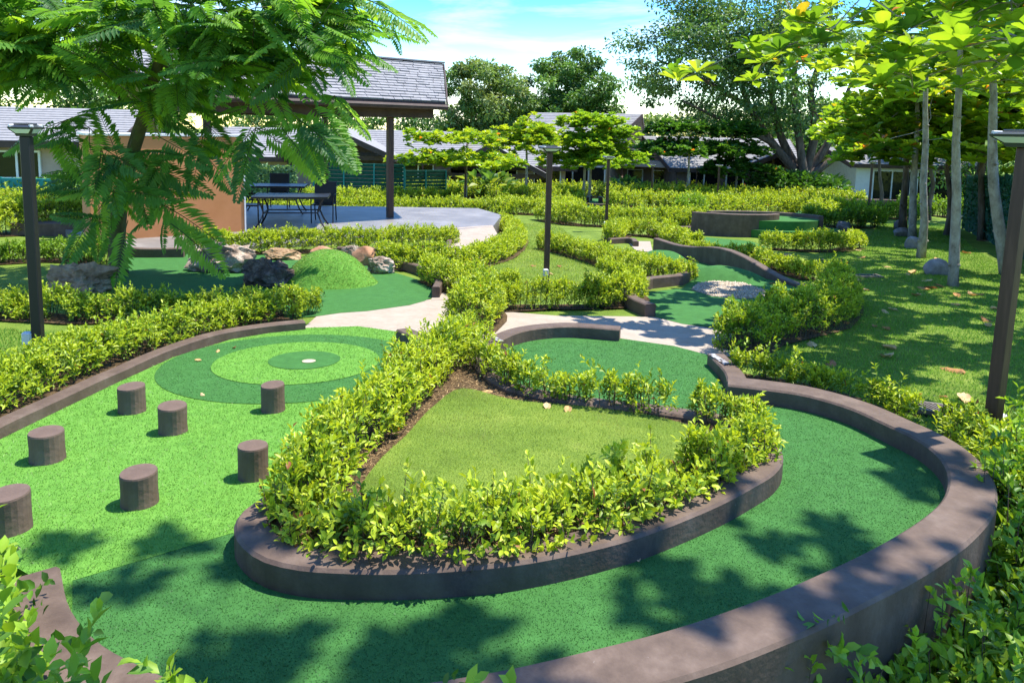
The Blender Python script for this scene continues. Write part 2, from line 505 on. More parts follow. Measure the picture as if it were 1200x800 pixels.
# turf sheets (kerbs stand on them)
def off(p, dx, dy):
    return Vector((p.x + dx, p.y + dy, p.z))
dark_poly = [LB0, LB1, W_isl[20], W_isl[5], at(588, 402), at(650, 390), at(727, 397), at(790, 406), at(832, 417), W_near[-1]] + [Vector((p.x * 1.02, p.y, p.z)) for p in reversed(W_near[:-1])]
lime_poly = [at(357, 385), at(420, 383), at(464, 389), W_isl[-4], W_isl[20], LB1, LB0, W_near[1], W_near[0], at(22, 668), at(-170, 690), at(-230, 560)] + [Vector((p.x, p.y, p.z)) for p in W_left]
TZ = 0.006
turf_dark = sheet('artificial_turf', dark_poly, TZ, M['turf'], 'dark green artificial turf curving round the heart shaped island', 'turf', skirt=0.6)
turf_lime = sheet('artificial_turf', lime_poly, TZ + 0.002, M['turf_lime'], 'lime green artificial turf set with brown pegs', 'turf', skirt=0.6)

# painted target : three rings of pile round the cup
tc0 = at(362, 426)
def disc_pts(c, r, n=64, sq=1.0):
    return [Vector((c.x + r * math.cos(2 * math.pi * k / n), c.y + sq * r * math.sin(2 * math.pi * k / n), 0)) for k in range(n)]
RT = [1.02, 0.655, 0.285]
d0 = sheet('turf_ring', disc_pts(at(346, 427), RT[0]), TZ + 0.006, M['turf'], 'outer dark green turf ring of the round target', 'turf')
d1 = sheet('turf_ring', disc_pts(at(349, 425), RT[1]), TZ + 0.010, M['turf_lime'], 'lime green turf ring inside the round target', 'turf')
d2 = sheet('turf_ring', disc_pts(at(357, 424), RT[2]), TZ + 0.014, M['turf'], 'small dark green turf disc around the cup', 'turf')

# concrete path
def path_z(x, y):
    # rises to the level patio at its far end
    t = float(sstep(10.6, 13.2, np.array(y))) if x < 0.4 else 0.0
    return -SLOPE * y * (1 - t) + t * (-0.742) + 0.004
path_main = [(352, 388), (372, 370), (400, 366), (450, 360), (505, 351), (540, 352), (600, 366), (650, 370), (737, 371), (768, 372), (800, 380), (850, 387), (872, 400), (862, 418), (832, 417), (800, 409), (727, 398), (640, 402), (560, 412), (500, 404), (464, 390), (420, 385)]
sheet('path', G2(path_main), 0.004, M['path'], 'tan concrete path crossing between the putting greens', 'path')
def lift(px, py, z):
    return lev(px, py, z)
PATIO_Z = -0.75
pr = [at(505, 352), at(528, 300), lift(529, 284, -0.82), lift(523, 268, PATIO_Z), lift(577, 264, PATIO_Z), lift(586, 280, -0.82), at(566, 306), at(545, 352)]
V = [Vector((p.x, p.y, p.z + 0.006)) for p in pr]
o = mesh_py('path', V, [(0, 1, 6, 7), (1, 2, 5, 6), (2, 3, 4, 5)], M['path'])
tag(o, 'tan concrete path running up to the grey patio', 'path', kind='structure')

# patio slab
pat = [lev(150, 300, PATIO_Z), lev(523, 270, PATIO_Z), lev(578, 265, PATIO_Z), lev(588, 252, PATIO_Z), lev(560, 244, PATIO_Z), lev(300, 240, PATIO_Z), lev(60, 262, PATIO_Z)]
sheet('patio', pat, 0, M['patio'], 'smooth grey patio slab under the shingled pavilion', 'patio', zf=lambda x, y: PATIO_Z, skirt=0.9)

# ------------------------------------------------------------------ kerbs and walls
def kerb(name, line, width, h, below, label, side=1, step=0.06, mat=None, closed=False, smooth_it=True, hf=None, cat='kerb', group=None, parent=None):
    """line: plan points of the turf-side edge; the kerb extends to the other side by width"""
    L = [(p.x, p.y, 0) for p in line]
    P = smooth_line(L, step, closed) if smooth_it else np.array(L, float)
    n = len(P)
    tan = np.zeros_like(P)
    for i in range(n):
        a = P[(i - 1) % n] if (closed or i > 0) else P[i]
        b = P[(i + 1) % n] if (closed or i < n - 1) else P[i]
        tan[i] = (b - a) / (np.linalg.norm(b - a) + 1e-9)
    # smooth the normals a little so that tight bends stay clean
    nor = np.stack([-tan[:, 1], tan[:, 0], 0 * tan[:, 0]], 1) * side
    for _ in range(2):
        q = nor.copy()
        q[1:-1] = (nor[:-2] + 2 * nor[1:-1] + nor[2:]) / 4
        nor = q / np.linalg.norm(q, axis=1)[:, None]
    ch = 0.012
    V, F = [], []
    rr = np.random.default_rng(len(P))
    s = np.concatenate([[0], np.cumsum(np.linalg.norm(np.diff(P, axis=0), axis=1))])
    tot = s[-1]
    for i in range(n):
        g = -SLOPE * P[i][1]
        hh = h if hf is None else hf(s[i] / tot)
        wob = 0.0035 * mnoise.noise(Vector((P[i][0] * 2.3, P[i][1] * 2.3, h)))
        zt = g + hh + wob
        a = P[i]; b = P[i] + nor[i] * width
        aw = nor[i] * wob
        prof = [(a + aw, g - below), (a + aw, zt - ch), (a + nor[i] * ch, zt), (b - nor[i] * ch, zt), (b - aw, zt - ch), (b - aw, g - below)]
        V += [Vector((p[0], p[1], z)) for p, z in prof]
    m_ = 6
    for i in range(n - 1 + (1 if closed else 0)):
        j = (i + 1) % n
        for k in range(m_ - 1):
            F.append((i * m_ + k, j * m_ + k, j * m_ + k + 1, i * m_ + k + 1))
    if not closed:
        F.append(tuple(reversed(range(m_))))
        F.append(tuple((n - 1) * m_ + k for k in range(m_)))
    me = bpy.data.meshes.new(name)
    me.from_pydata(V, [], F)
    bm = bmesh.new(); bm.from_mesh(me); bmesh.ops.recalc_face_normals(bm, faces=bm.faces)
    bm.to_mesh(me); bm.free()
    me.materials.append(mat or M['curb'])
    o = link(bpy.data.objects.new(name, me), parent)
    if label: tag(o, label, cat, group)
    return o

kerb('kerb_wall', W_near, 0.205, WH, 0.62, 'long brown concrete wall sweeping round the outside of the dark turf', side=-1, cat='wall')
kerb('kerb', W_stub, 0.15, 0.10, 0.1, 'short brown kerb with white worn paint beside the path', side=-1)
kerb('kerb', W_isl, 0.14, WH, 0.1, 'brown kerb outlining the heart shaped planted island', side=-1)
kerb('kerb', W_left, 0.11, 0.085, 0.1, 'long curved brown kerb along the lime turf by the clipped hedge', side=1)

# island bed and its lawn
isl_in = [p for p in smooth_line([(p.x, p.y, 0) for p in W_isl], 0.15)]
ISL = [Vector((p[0], p[1], 0)) for p in isl_in]
bed = sheet('planting_bed', W_isl[3:-2], 0.085, M['soil'], 'brown soil bed inside the heart shaped kerb', 'soil')
heart = [(542, 455), (600, 468), (692, 477), (765, 487), (815, 502), (805, 530), (755, 562), (660, 592), (560, 604), (480, 598), (425, 578), (440, 545), (476, 510), (508, 476)]
HEART = G2(heart, 0.095)
sheet('lawn', HEART, 0.097, M['lawn'], 'small heart shaped lawn inside the planted island', 'lawn', smooth=0.1)

# worn white tape on kerb ends
def patch(px, py, dz, wx, wy, rot, label):
    c = at(px, py, dz)
    ca, sa = math.cos(rot), math.sin(rot)
    pts = []
    for dx, dy in ((-wx, -wy), (wx, -wy * 0.8), (wx * 0.9, wy), (-wx * 0.95, wy * 0.9)):
        pts.append(Vector((c.x + dx * ca - dy * sa, c.y + dx * sa + dy * ca, c.z + 0.004 - SLOPE * (dx * sa + dy * ca))))
    o = mesh_py('tape_strip', pts, [(0, 1, 2, 3)], M['tape'])
    tag(o, label, 'tape')
patch(843, 421, 0.104, 0.03, 0.17, 0.12, 'worn white tape on the short kerb beside the path')
patch(583, 398, WH + 0.004, 0.03, 0.09, 0.4, 'scuffed white tape on the island kerb behind the tall hedge')

# ---- mid-left hole with the rocks
dark2 = [(150, 345), (140, 322), (170, 300), (215, 297), (330, 300), (430, 312), (470, 322), (500, 333), (508, 348), (480, 358), (430, 365), (400, 367), (372, 371), (330, 374), (230, 372)]
sheet('artificial_turf', G2(dark2), TZ, M['turf'], 'dark green artificial turf around the craggy rocks', 'turf', smooth=0.3)
kerb('kerb', G2([(438, 313), (470, 317), (496, 325), (510, 337), (506, 349)], 0.0), 0.10, 0.14, 0.1, 'curved brown kerb closing the turf beside the orange boulder', side=1)
dark3 = [(440, 318), (425, 300), (450, 297), (528, 299), (566, 305), (520, 318)]
sheet('artificial_turf', G2(dark3), TZ + 0.003, M['turf'], 'strip of dark green turf behind the rounded boulders', 'turf')
kerb('kerb', G2([(395, 300), (445, 301), (500, 300), (526, 299), (531, 285)], 0), 0.10, 0.16, 0.1, 'low brown kerb in front of the patio hedge', side=1, smooth_it=False)
kerb('kerb', G2([(120, 296), (160, 302), (215, 302)], 0), 0.10, 0.16, 0.1, 'short brown kerb below the orange wall', side=1)

# ---- right-mid hole with the pebble patch
dark4 = [(762, 294), (790, 300), (860, 314), (945, 340), (935, 372), (880, 392), (846, 385), (800, 380), (766, 371), (745, 357), (742, 345), (800, 338), (812, 326), (800, 318), (770, 305)]
sheet('artificial_turf', G2(dark4), TZ, M['turf'], 'dark green turf with humps around the pebble patch', 'turf')
kerb('kerb', G2([(742, 346), (765, 338), (800, 334), (818, 326), (800, 316)], 0), 0.13, 0.15, 0.1, 'brown angular kerb left of the pebble patch', side=1, smooth_it=False)
kerb('kerb', G2([(743, 352), (748, 362), (768, 371)], 0), 0.13, 0.15, 0.1, 'short brown kerb end where the path meets the humped turf', side=-1)
kerb('kerb_wall', G2([(765, 296), (800, 303), (850, 315), (895, 326), (947, 341)], 0), 0.14, 0.3, 0.1, 'long low brown wall falling towards the dense hedge', side=1, hf=lambda t: 0.30 - 0.06 * math.sin(t * 9) - 0.2 * sstep(0.35, 1.0, np.array(t)), cat='wall')
sheet('path', G2([(735, 283), (762, 283), (765, 296), (745, 294)]), 0.008, M['path'], 'small tan concrete pad at the far end of the humped turf', 'path')
kerb('kerb', G2([(716, 286), (735, 285), (742, 289)], 0), 0.12, 0.12, 0.1, 'tiny brown kerb piece by the tan pad', side=1)

# turf humps
def dome(name, c, rx, ry, h, rot, mat, label, power=2.4, n=40, rough=0.02):
    V, F = [], []
    ca, sa = math.cos(rot), math.sin(rot)
    rings = 14
    for i in range(rings + 1):
        r = i / rings
        for k in range(n):
            a = 2 * math.pi * k / n
            rr = 1 + 0.12 * mnoise.noise(Vector((math.cos(a) * 1.3, math.sin(a) * 1.3, h * 9)))
            x, y = r * rx * rr * math.cos(a), r * ry * rr * math.sin(a)
            X, Y = c.x + x * ca - y * sa, c.y + x * sa + y * ca
            z = h * (1 - r ** power) ** 1.2 + rough * mnoise.noise(Vector((X * 4, Y * 4, 1))) * (1 - r)
            V.append(Vector((X, Y, -SLOPE * Y + z - 0.004)))
    for i in range(rings):
        for k in range(n):
            k2 = (k + 1) % n
            F.append((i * n + k, (i + 1) * n + k, (i + 1) * n + k2, i * n + k2))
    o = mesh_py(name, V, F, mat, smooth=True)
    tag(o, label, 'turf mound')
    return o
MOUND = dome('turf_mound', at(384, 331), 0.66, 0.7, 0.46, 0, M['turf_lime'], 'bright green turf mound between the craggy rocks')
dome('turf_hump', at(842, 326), 0.75, 0.5, 0.20, -0.2, M['turf'], 'dark green hump in the turf beside the low wall')
dome('turf_hump', at(775, 304), 0.5, 0.6, 0.18, 0, M['turf'], 'small green turf hump beside the tan pad')

# ---- far greens
def green(L, label, dz=TZ, lime=False):
    return sheet('artificial_turf', G2(L), dz, M['turf_lime' if lime else 'turf'], label, 'turf', smooth=0.0)
GREENS = [
 ([(790, 277), (815, 277), (880, 283), (905, 292), (880, 300), (850, 300), (800, 290)], 'pale green turf in front of the round raised wall'),
 ([(668, 232), (720, 232), (724, 236), (676, 240)], 'small far putting green with two dark pegs'),
 ([(680, 242), (730, 239), (790, 244), (800, 248), (740, 246)], 'narrow far turf strip beyond the lamp post'),
 ([(525, 238), (600, 238), (590, 244), (535, 243)], 'far strip of turf behind the patio'),
 ([(930, 247), (965, 247), (960, 252), (935, 252)], 'tiny far green turf patch beyond the raised platform'),
]
for L, lb in GREENS:
    green(L, lb)
kerb('kerb', G2([(578, 243), (600, 245), (628, 243)], 0), 0.2, 0.35, 0.1, 'brown far kerb behind the patio corner', side=1)
kerb('kerb', G2([(674, 240), (700, 242), (735, 240)], 0), 0.2, 0.12, 0.1, 'thin brown kerb before the far green with pegs', side=1)
kerb('kerb', G2([(766, 277), (790, 273), (815, 272)], 0), 0.15, 0.16, 0.1, 'low brown kerb left of the round raised wall', side=1)
kerb('kerb', G2([(990, 245), (1040, 245), (1075, 247)], 0), 0.3, 0.5, 0.1, 'far grey green wall under the shade trees', side=1, cat='wall')

# pegs on the lime turf
def peg(px, py, r, h, label, seed):
    c = at(px, py)
    V, F = [], []
    n = 22
    rr = random.Random(seed)
    tilt = (rr.uniform(-0.05, 0.05), rr.uniform(-0.05, 0.05))
    prof = [(1.03, -0.05), (1.02, 0.0), (1.0, 0.03), (0.985, h * 0.5), (1.0, h - 0.008), (0.97, h)]
    for i, (s_, z) in enumerate(prof):
        for k in range(n):
            a = 2 * math.pi * k / n
            q = r * s_ * (1 + 0.025 * mnoise.noise(Vector((math.cos(a) * 2, math.sin(a) * 2, z * 12 + seed))))
            zz = z + (tilt[0] * q * math.cos(a) + tilt[1] * q * math.sin(a)) * (1 if z > 0.1 else 0)
            V.append(Vector((q * math.cos(a), q * math.sin(a), zz)))
    for i in range(len(prof) - 1):
        for k in range(n):
            k2 = (k + 1) % n
            F.append((i * n + k, i * n + k2, (i + 1) * n + k2, (i + 1) * n + k))
    F.append(tuple((len(prof) - 1) * n + k for k in range(n)))
    o = mesh_py('peg', V, F, M['peg'])
    o.location = c + Vector((0, 0, TZ))
    tag(o, label, 'peg', 'brown round pegs on the lime turf')
PEGS = [(155, 483, 33, 'brown round peg on lime turf nearest the long curved kerb'),
 (203, 507, 35, 'brown round peg between the target ring and the pair by the turf edge'),
 (320, 482, 29.5, 'brown round peg standing at the edge of the target ring'),
 (56, 540, 41, 'brown round peg on lime turf with only one peg beyond it'),
 (297, 560, 38, 'brown round peg beside the leafy island hedge'),
 (164, 591, 45, 'brown round peg on lime turf nearest the dark turf edge'),
 (12, 622, 50, 'brown round peg half hidden by foreground leaves')]
for i, (x, y, wpx, lb) in enumerate(PEGS):
    p = at(x, y)
    dist = (Vector(CAM) - p).dot(Vector(-_F))
    peg(x, y, wpx / FPX * dist / 2 * 0.9, (0.17, 0.165, 0.178, 0.16, 0.172, 0.158, 0.168)[i], lb, i)
for i, (x, y) in enumerate(((687, 237.5), (691, 235.5), (704, 237.5))):
    c = at(x, y)
    MB().box((0, 0, 0.12), (0.26, 0.26, 0.3)).box((0, 0, 0.28), (0.3, 0.3, 0.06)).build('peg', M['post'], bevel=0.02)
    o = bpy.context.scene.objects[-1] if False else COL.objects[-1]
    o.location = c
    tag(o, 'small dark square peg on the far putting green', 'peg', 'square pegs on the far green')

# cup of the target
c = at(362, 426)
n = 28
V = []; F = []
for r_, z in ((0.054, 0.018), (0.046, 0.018), (0.046, -0.03)):
    for k in range(n):
        a = 2 * math.pi * k / n
        V.append((c.x + r_ * math.cos(a), c.y + r_ * math.sin(a), c.z + TZ + z - SLOPE * r_ * math.sin(a)))
for i in range(2):
    for k in range(n):
        F.append((i * n + k, i * n + (k + 1) % n, (i + 1) * n + (k + 1) % n, (i + 1) * n + k))
cup = mesh_py('golf_cup', V, F, M['cupleaf'])
tag(cup, 'small pale rimmed golf cup in the middle of the target', 'golf cup')
mesh_py('cup_bottom', [Vector((c.x + 0.046 * math.cos(2 * math.pi * k / n), c.y + 0.046 * math.sin(2 * math.pi * k / n), c.z + TZ + 0.0165 - SLOPE * 0.046 * math.sin(2 * math.pi * k / n))) for k in range(n)], [tuple(range(n))], M['cupleaf'], cup)

# ---- raised round platform
pc = at(866, 268)
def arc_pts(c, r, a0, a1, k):
    return [Vector((c.x + r * math.cos(R(a0 + (a1 - a0) * i / k)), c.y + r * math.sin(R(a0 + (a1 - a0) * i / k)), 0)) for i in range(k + 1)]
e0, e1 = at(814, 275), at(906, 275)
RR = 1.35
mid = (e0 + e1) / 2
half = (e1 - e0).length / 2
RR = half * 1.10
cc = Vector((mid.x, mid.y + math.sqrt(RR * RR - half * half), 0))
ang = math.degrees(math.asin(half / RR))
rw = empty('raised_green', (cc.x, cc.y, -SLOPE * cc.y), 'round raised putting green with a tall brown curved wall and turf steps', 'raised green')
def kpart(name, line, width, h, side, hf=None):
    o = kerb(name, line, width, h, 0.1, None, side=side, step=0.15, smooth_it=False, hf=hf, parent=rw)
    o.matrix_parent_inverse = Matrix.Translation(rw.location).inverted()
    return o
kpart('curved_wall', arc_pts(cc, RR, 270 - ang, 270 + ang, 24), 0.16, 0.60, 1)
gc = at(917, 267)
def ring_disc(c, r, dz, n=40):
    return [Vector((c.x + r * math.cos(2 * math.pi * k / n), c.y + r * math.sin(2 * math.pi * k / n), 0)) for k in range(n)]
def plat(pts, dz, name):
    V = [Vector((p.x, p.y, -SLOPE * p.y + dz)) for p in pts]
    nn = len(V)
    V2 = [Vector((p.x, p.y, -SLOPE * p.y - 0.1)) for p in pts]
    F = [tuple(range(nn))] + [(i, i + nn, (i + 1) % nn + nn, (i + 1) % nn) for i in range(nn)]
    o = mesh_py(name, V + V2, F, M['turf'], rw)
    bm = bmesh.new(); bm.from_mesh(o.data); bmesh.ops.recalc_face_normals(bm, faces=bm.faces); bm.to_mesh(o.data); bm.free()
plat(ring_disc(cc + Vector((0.95, 0.15, 0)), 1.5, 0.3), 0.44, 'turf_platform')
plat(ring_disc(cc + Vector((1.35, -0.15, 0)), 1.62, 0.3), 0.20, 'turf_step')
kpart('rim_kerb', arc_pts(cc + Vector((0.95, 0.15, 0)), 1.52, 140, -8, 26), 0.14, 0.54, 1)
kpart('rim_end', arc_pts(cc + Vector((1.35, -0.15, 0)), 1.64, 0, -38, 12), 0.14, 0.30, 1)

# ---- pebble patch
def gravel():
    poly = G2([(810, 340), (818, 333), (840, 330), (872, 333), (896, 341), (896, 349), (870, 351), (835, 348)])
    P = np.array([(p.x, p.y) for p in poly])
    lo, hi = P.min(0), P.max(0)
    pts = rng.uniform(lo, hi, (9000, 2))
    pts = pts[in_poly(pts, P)][:3600]
    oc = np.array([(1, 0, 0), (-1, 0, 0), (0, 1, 0), (0, -1, 0), (0, 0, 1), (0, 0, -1)], float)
    tri = np.array([(0, 2, 4), (2, 1, 4), (1, 3, 4), (3, 0, 4), (2, 0, 5), (1, 2, 5), (3, 1, 5), (0, 3, 5)])
    n = len(pts)
    r = rng.uniform(0.010, 0.024, (n, 1, 1)) * rng.uniform(0.6, 1.2, (n, 1, 3))
    V = oc[None] * r
    an = rng.uniform(0, 6.28, n)
    ca, sa = np.cos(an)[:, None], np.sin(an)[:, None]
    V = np.stack([V[:, :, 0] * ca - V[:, :, 1] * sa, V[:, :, 0] * sa + V[:, :, 1] * ca, V[:, :, 2]], -1)
    V[:, :, 0] += pts[:, None, 0]; V[:, :, 1] += pts[:, None, 1]
    V[:, :, 2] += (-SLOPE * pts[:, 1] + 0.008)[:, None] + rng.uniform(0, 0.008, (n, 1))
    T = tri[None] + (np.arange(n) * 6)[:, None, None]
    base = np.array([(0.42, 0.34, 0.25), (0.50, 0.43, 0.34), (0.30, 0.235, 0.17), (0.45, 0.36, 0.25)])[rng.integers(0, 4, n)]
    col = np.repeat(base * rng.uniform(0.8, 1.15, (n, 1)), 6, 0)
    o = mesh_np('gravel', V.reshape(-1, 3), T.reshape(-1, 3), M['gravel'], col=col)
    tag(o, 'oval patch of cream pebbles set in the dark turf', 'gravel', kind='stuff')
    sheet('gravel_bed', poly, TZ + 0.004, M['path'], 'sandy base under the pebble patch', 'sand')
gravel()

# ------------------------------------------------------------------ blades
def blades(name, poly, dens, hgt, wid, cols, label, cat, zf, lean=0.6, seed=1, dmax=None, parent=None, exclude=(), dry=0.0):
    """single-triangle blades scattered over a plan polygon; density falls with distance"""
    r = np.random.default_rng(seed)
    P = np.array([(p.x, p.y) for p in poly])
    lo, hi = P.min(0), P.max(0)
    area = (hi - lo).prod()
    n = int(area * dens)
    pts = r.uniform(lo, hi, (n, 2))
    pts = pts[in_poly(pts, P)]
    for ex in exclude:
        E = np.array([(p.x, p.y) for p in ex])
        pts = pts[~in_poly(pts, E)]
    d = np.hypot(pts[:, 0], pts[:, 1])
    d0 = 3.0
    keep = r.uniform(0, 1, len(pts)) < np.clip((d0 / np.maximum(d, 0.1)) ** 1.3, 0, 1)
    pts, d = pts[keep], d[keep]
    # out of view?
    ang = np.abs(np.arctan2(pts[:, 0], pts[:, 1]))
    k = ang < R(44)
    pts, d = pts[k], d[k]
    n = len(pts)
    sc_ = np.clip((d / d0) ** (0.35 if 'pile' in name else 0.55), 1, 4)
    a = r.uniform(0, 6.283, n)
    h = hgt * r.uniform(0.6, 1.25, n) * np.sqrt(sc_)
    wv = wid * r.uniform(0.7, 1.3, n) * sc_
    z = zf(pts[:, 0], pts[:, 1])
    B = np.stack([pts[:, 0], pts[:, 1], z], 1)
    sx = np.stack([np.cos(a), np.sin(a), 0 * a], 1) * wv[:, None] / 2
    la = r.uniform(0, 6.283, n)
    ll = r.uniform(0.1, 1.0, n) * lean * h
    tip = B + np.stack([np.cos(la) * ll, np.sin(la) * ll, h], 1)
    V = np.stack([B - sx, B + sx, tip], 1).reshape(-1, 3)
    T = np.arange(3 * n).reshape(-1, 3)
    cols = np.array(cols)
    # low-frequency tonal drift + per-blade choice
    dr = 0.5 + 0.25 * np.sin(pts[:, 0] * 1.9 + 1.3 * np.sin(pts[:, 1] * 1.1)) + 0.25 * np.sin(pts[:, 1] * 2.7 + pts[:, 0])
    u = np.clip(0.65 * r.uniform(0, 1, n) + 0.35 * dr, 0, 0.999)
    f = u * (len(cols) - 1)
    i0 = f.astype(int)
    c = cols[i0] * (1 - (f - i0))[:, None] + cols[np.minimum(i0 + 1, len(cols) - 1)] * (f - i0)[:, None]
    if dry > 0:
        q = np.array([mnoise.noise(Vector((a_ * 2.6, b_ * 2.6, 5.0))) + 0.5 * mnoise.noise(Vector((a_ * 7, b_ * 7, 2.0))) for a_, b_ in pts])
        k_ = np.clip((q + 0.05) * 2.2, 0, 1)[:, None] * dry * r.uniform(0.3, 1, (n, 1))
        c = c * (1 - k_) + np.array((0.46, 0.40, 0.17)) * k_
    c = c * r.uniform(0.8, 1.2, (n, 1))
    o = mesh_np(name, V, T, M['straw' if 'clip' in name else 'plastic_blade' if 'pile' in name else 'blade'], parent, col=np.repeat(c, 3, 0))
    tag(o, label, cat, kind='stuff')
    return o

DG = [(0.036, 0.120, 0.026), (0.047, 0.152, 0.033), (0.058, 0.185, 0.042), (0.075, 0.22, 0.056)]
LG = [(0.085, 0.23, 0.030), (0.125, 0.29, 0.040), (0.17, 0.345, 0.052), (0.24, 0.41, 0.08)]
zt = lambda x, y: -SLOPE * y + TZ
isl_ex = [Vector((p[0], p[1], 0)) for p in isl_in]
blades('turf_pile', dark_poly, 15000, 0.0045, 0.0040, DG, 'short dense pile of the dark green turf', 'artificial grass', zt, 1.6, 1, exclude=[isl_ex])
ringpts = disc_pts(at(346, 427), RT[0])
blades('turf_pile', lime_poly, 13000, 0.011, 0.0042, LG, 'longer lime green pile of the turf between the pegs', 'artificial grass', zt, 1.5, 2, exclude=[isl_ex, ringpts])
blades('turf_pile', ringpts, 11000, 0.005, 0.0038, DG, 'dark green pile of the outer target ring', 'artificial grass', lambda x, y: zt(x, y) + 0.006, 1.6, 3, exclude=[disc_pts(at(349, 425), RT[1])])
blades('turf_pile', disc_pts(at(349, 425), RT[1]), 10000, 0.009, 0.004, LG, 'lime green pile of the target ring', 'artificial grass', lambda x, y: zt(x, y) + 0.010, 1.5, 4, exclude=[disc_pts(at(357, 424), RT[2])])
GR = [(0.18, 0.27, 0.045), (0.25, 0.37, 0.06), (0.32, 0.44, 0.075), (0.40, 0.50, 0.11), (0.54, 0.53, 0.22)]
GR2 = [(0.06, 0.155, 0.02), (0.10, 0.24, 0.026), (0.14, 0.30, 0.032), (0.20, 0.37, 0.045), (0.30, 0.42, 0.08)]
blades('grass', [Vector(p) for p in smooth_line([(p.x, p.y, 0) for p in HEART], 0.1, True)], 15000, 0.016, 0.0032, GR, 'short sunlit grass of the heart shaped lawn', 'grass', lambda x, y: -SLOPE * y + 0.092, 1.2, 5, dry=0.6)
_c = smooth_line([(p.x, p.y, 0) for p in W_isl[3:-2]], 0.1, True)
_t = norm2(np.roll(_c, -1, 0) - np.roll(_c, 1, 0))
_in = _c - np.stack([-_t[:, 1], _t[:, 0], 0 * _t[:, 0]], 1) * 0.17
blades('dry_clippings', [Vector(p) for p in _in], 5200, 0.006, 0.006, [(0.16, 0.09, 0.04), (0.30, 0.19, 0.085), (0.44, 0.31, 0.15), (0.24, 0.14, 0.06)], 'dry brown clippings scattered over the island soil', 'clippings', lambda x, y: -SLOPE * y + 0.086, 6.0, 15, exclude=[[Vector(p) for p in smooth_line([(p.x, p.y, 0) for p in HEART], 0.1, True)]])
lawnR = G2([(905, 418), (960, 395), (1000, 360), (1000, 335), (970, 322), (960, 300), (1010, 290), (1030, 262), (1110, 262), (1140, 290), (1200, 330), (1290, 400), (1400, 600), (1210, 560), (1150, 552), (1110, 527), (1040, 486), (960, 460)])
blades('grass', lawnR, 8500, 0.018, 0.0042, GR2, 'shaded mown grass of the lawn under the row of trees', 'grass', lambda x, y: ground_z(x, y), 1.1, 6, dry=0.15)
lawnC = G2([(566, 306), (600, 290), (612, 262), (650, 262), (690, 290), (735, 312), (690, 345), (640, 352), (560, 345), (530, 335)])
blades('grass', lawnC, 9000, 0.017, 0.005, GR, 'bright grass around the middle lamp post', 'grass', lambda x, y: ground_z(x, y), 1.0, 8, dry=0.4)
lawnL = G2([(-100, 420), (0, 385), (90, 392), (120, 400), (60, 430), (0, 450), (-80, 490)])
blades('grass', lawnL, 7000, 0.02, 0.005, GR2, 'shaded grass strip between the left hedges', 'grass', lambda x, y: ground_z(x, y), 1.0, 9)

def blades_on(obj, n, hgt, wid, cols, name, label, seed=1):
    """blades growing on an upward facing mesh"""
    me = obj.data
    me.calc_loop_triangles()
    nt_ = len(me.loop_triangles)
    ti = np.zeros(nt_ * 3, np.int32); me.loop_triangles.foreach_get('vertices', ti)
    vv = np.zeros(len(me.vertices) * 3, np.float32); me.vertices.foreach_get('co', vv)
    vv = vv.reshape(-1, 3); tri = vv[ti.reshape(-1, 3)]
    ar = np.linalg.norm(np.cross(tri[:, 1] - tri[:, 0], tri[:, 2] - tri[:, 0]), axis=1)
    r = np.random.default_rng(seed)
    k = r.choice(nt_, n, p=ar / ar.sum())
    a, b = r.uniform(0, 1, (2, n)); f = a + b > 1; a[f], b[f] = 1 - a[f], 1 - b[f]
    B = tri[k, 0] + (tri[k, 1] - tri[k, 0]) * a[:, None] + (tri[k, 2] - tri[k, 0]) * b[:, None]
    an = r.uniform(0, 6.283, n); h = hgt * r.uniform(0.6, 1.3, n)
    sx = np.stack([np.cos(an), np.sin(an), 0 * an], 1) * (wid * r.uniform(0.7, 1.3, n))[:, None] / 2
    tip = B + np.stack([r.normal(0, 1.1, n) * h, r.normal(0, 1.1, n) * h, h], 1)
    V = np.stack([B - sx, B + sx, tip], 1).reshape(-1, 3)
    c = np.array(cols)[r.integers(0, len(cols), n)] * r.uniform(0.8, 1.2, (n, 1))
    o = mesh_np(name, V, np.arange(3 * n).reshape(-1, 3), M['plastic_blade'], obj, col=np.repeat(c, 3, 0))
    tag(o, kind='stuff')
blades_on(MOUND, 18000, 0.011, 0.008, LG[1:] + GR[2:4], 'turf_pile', 'pile')
# ------------------------------------------------------------------ leaves
def norm(a):
    return a / (np.linalg.norm(a, axis=-1, keepdims=True) + 1e-9)

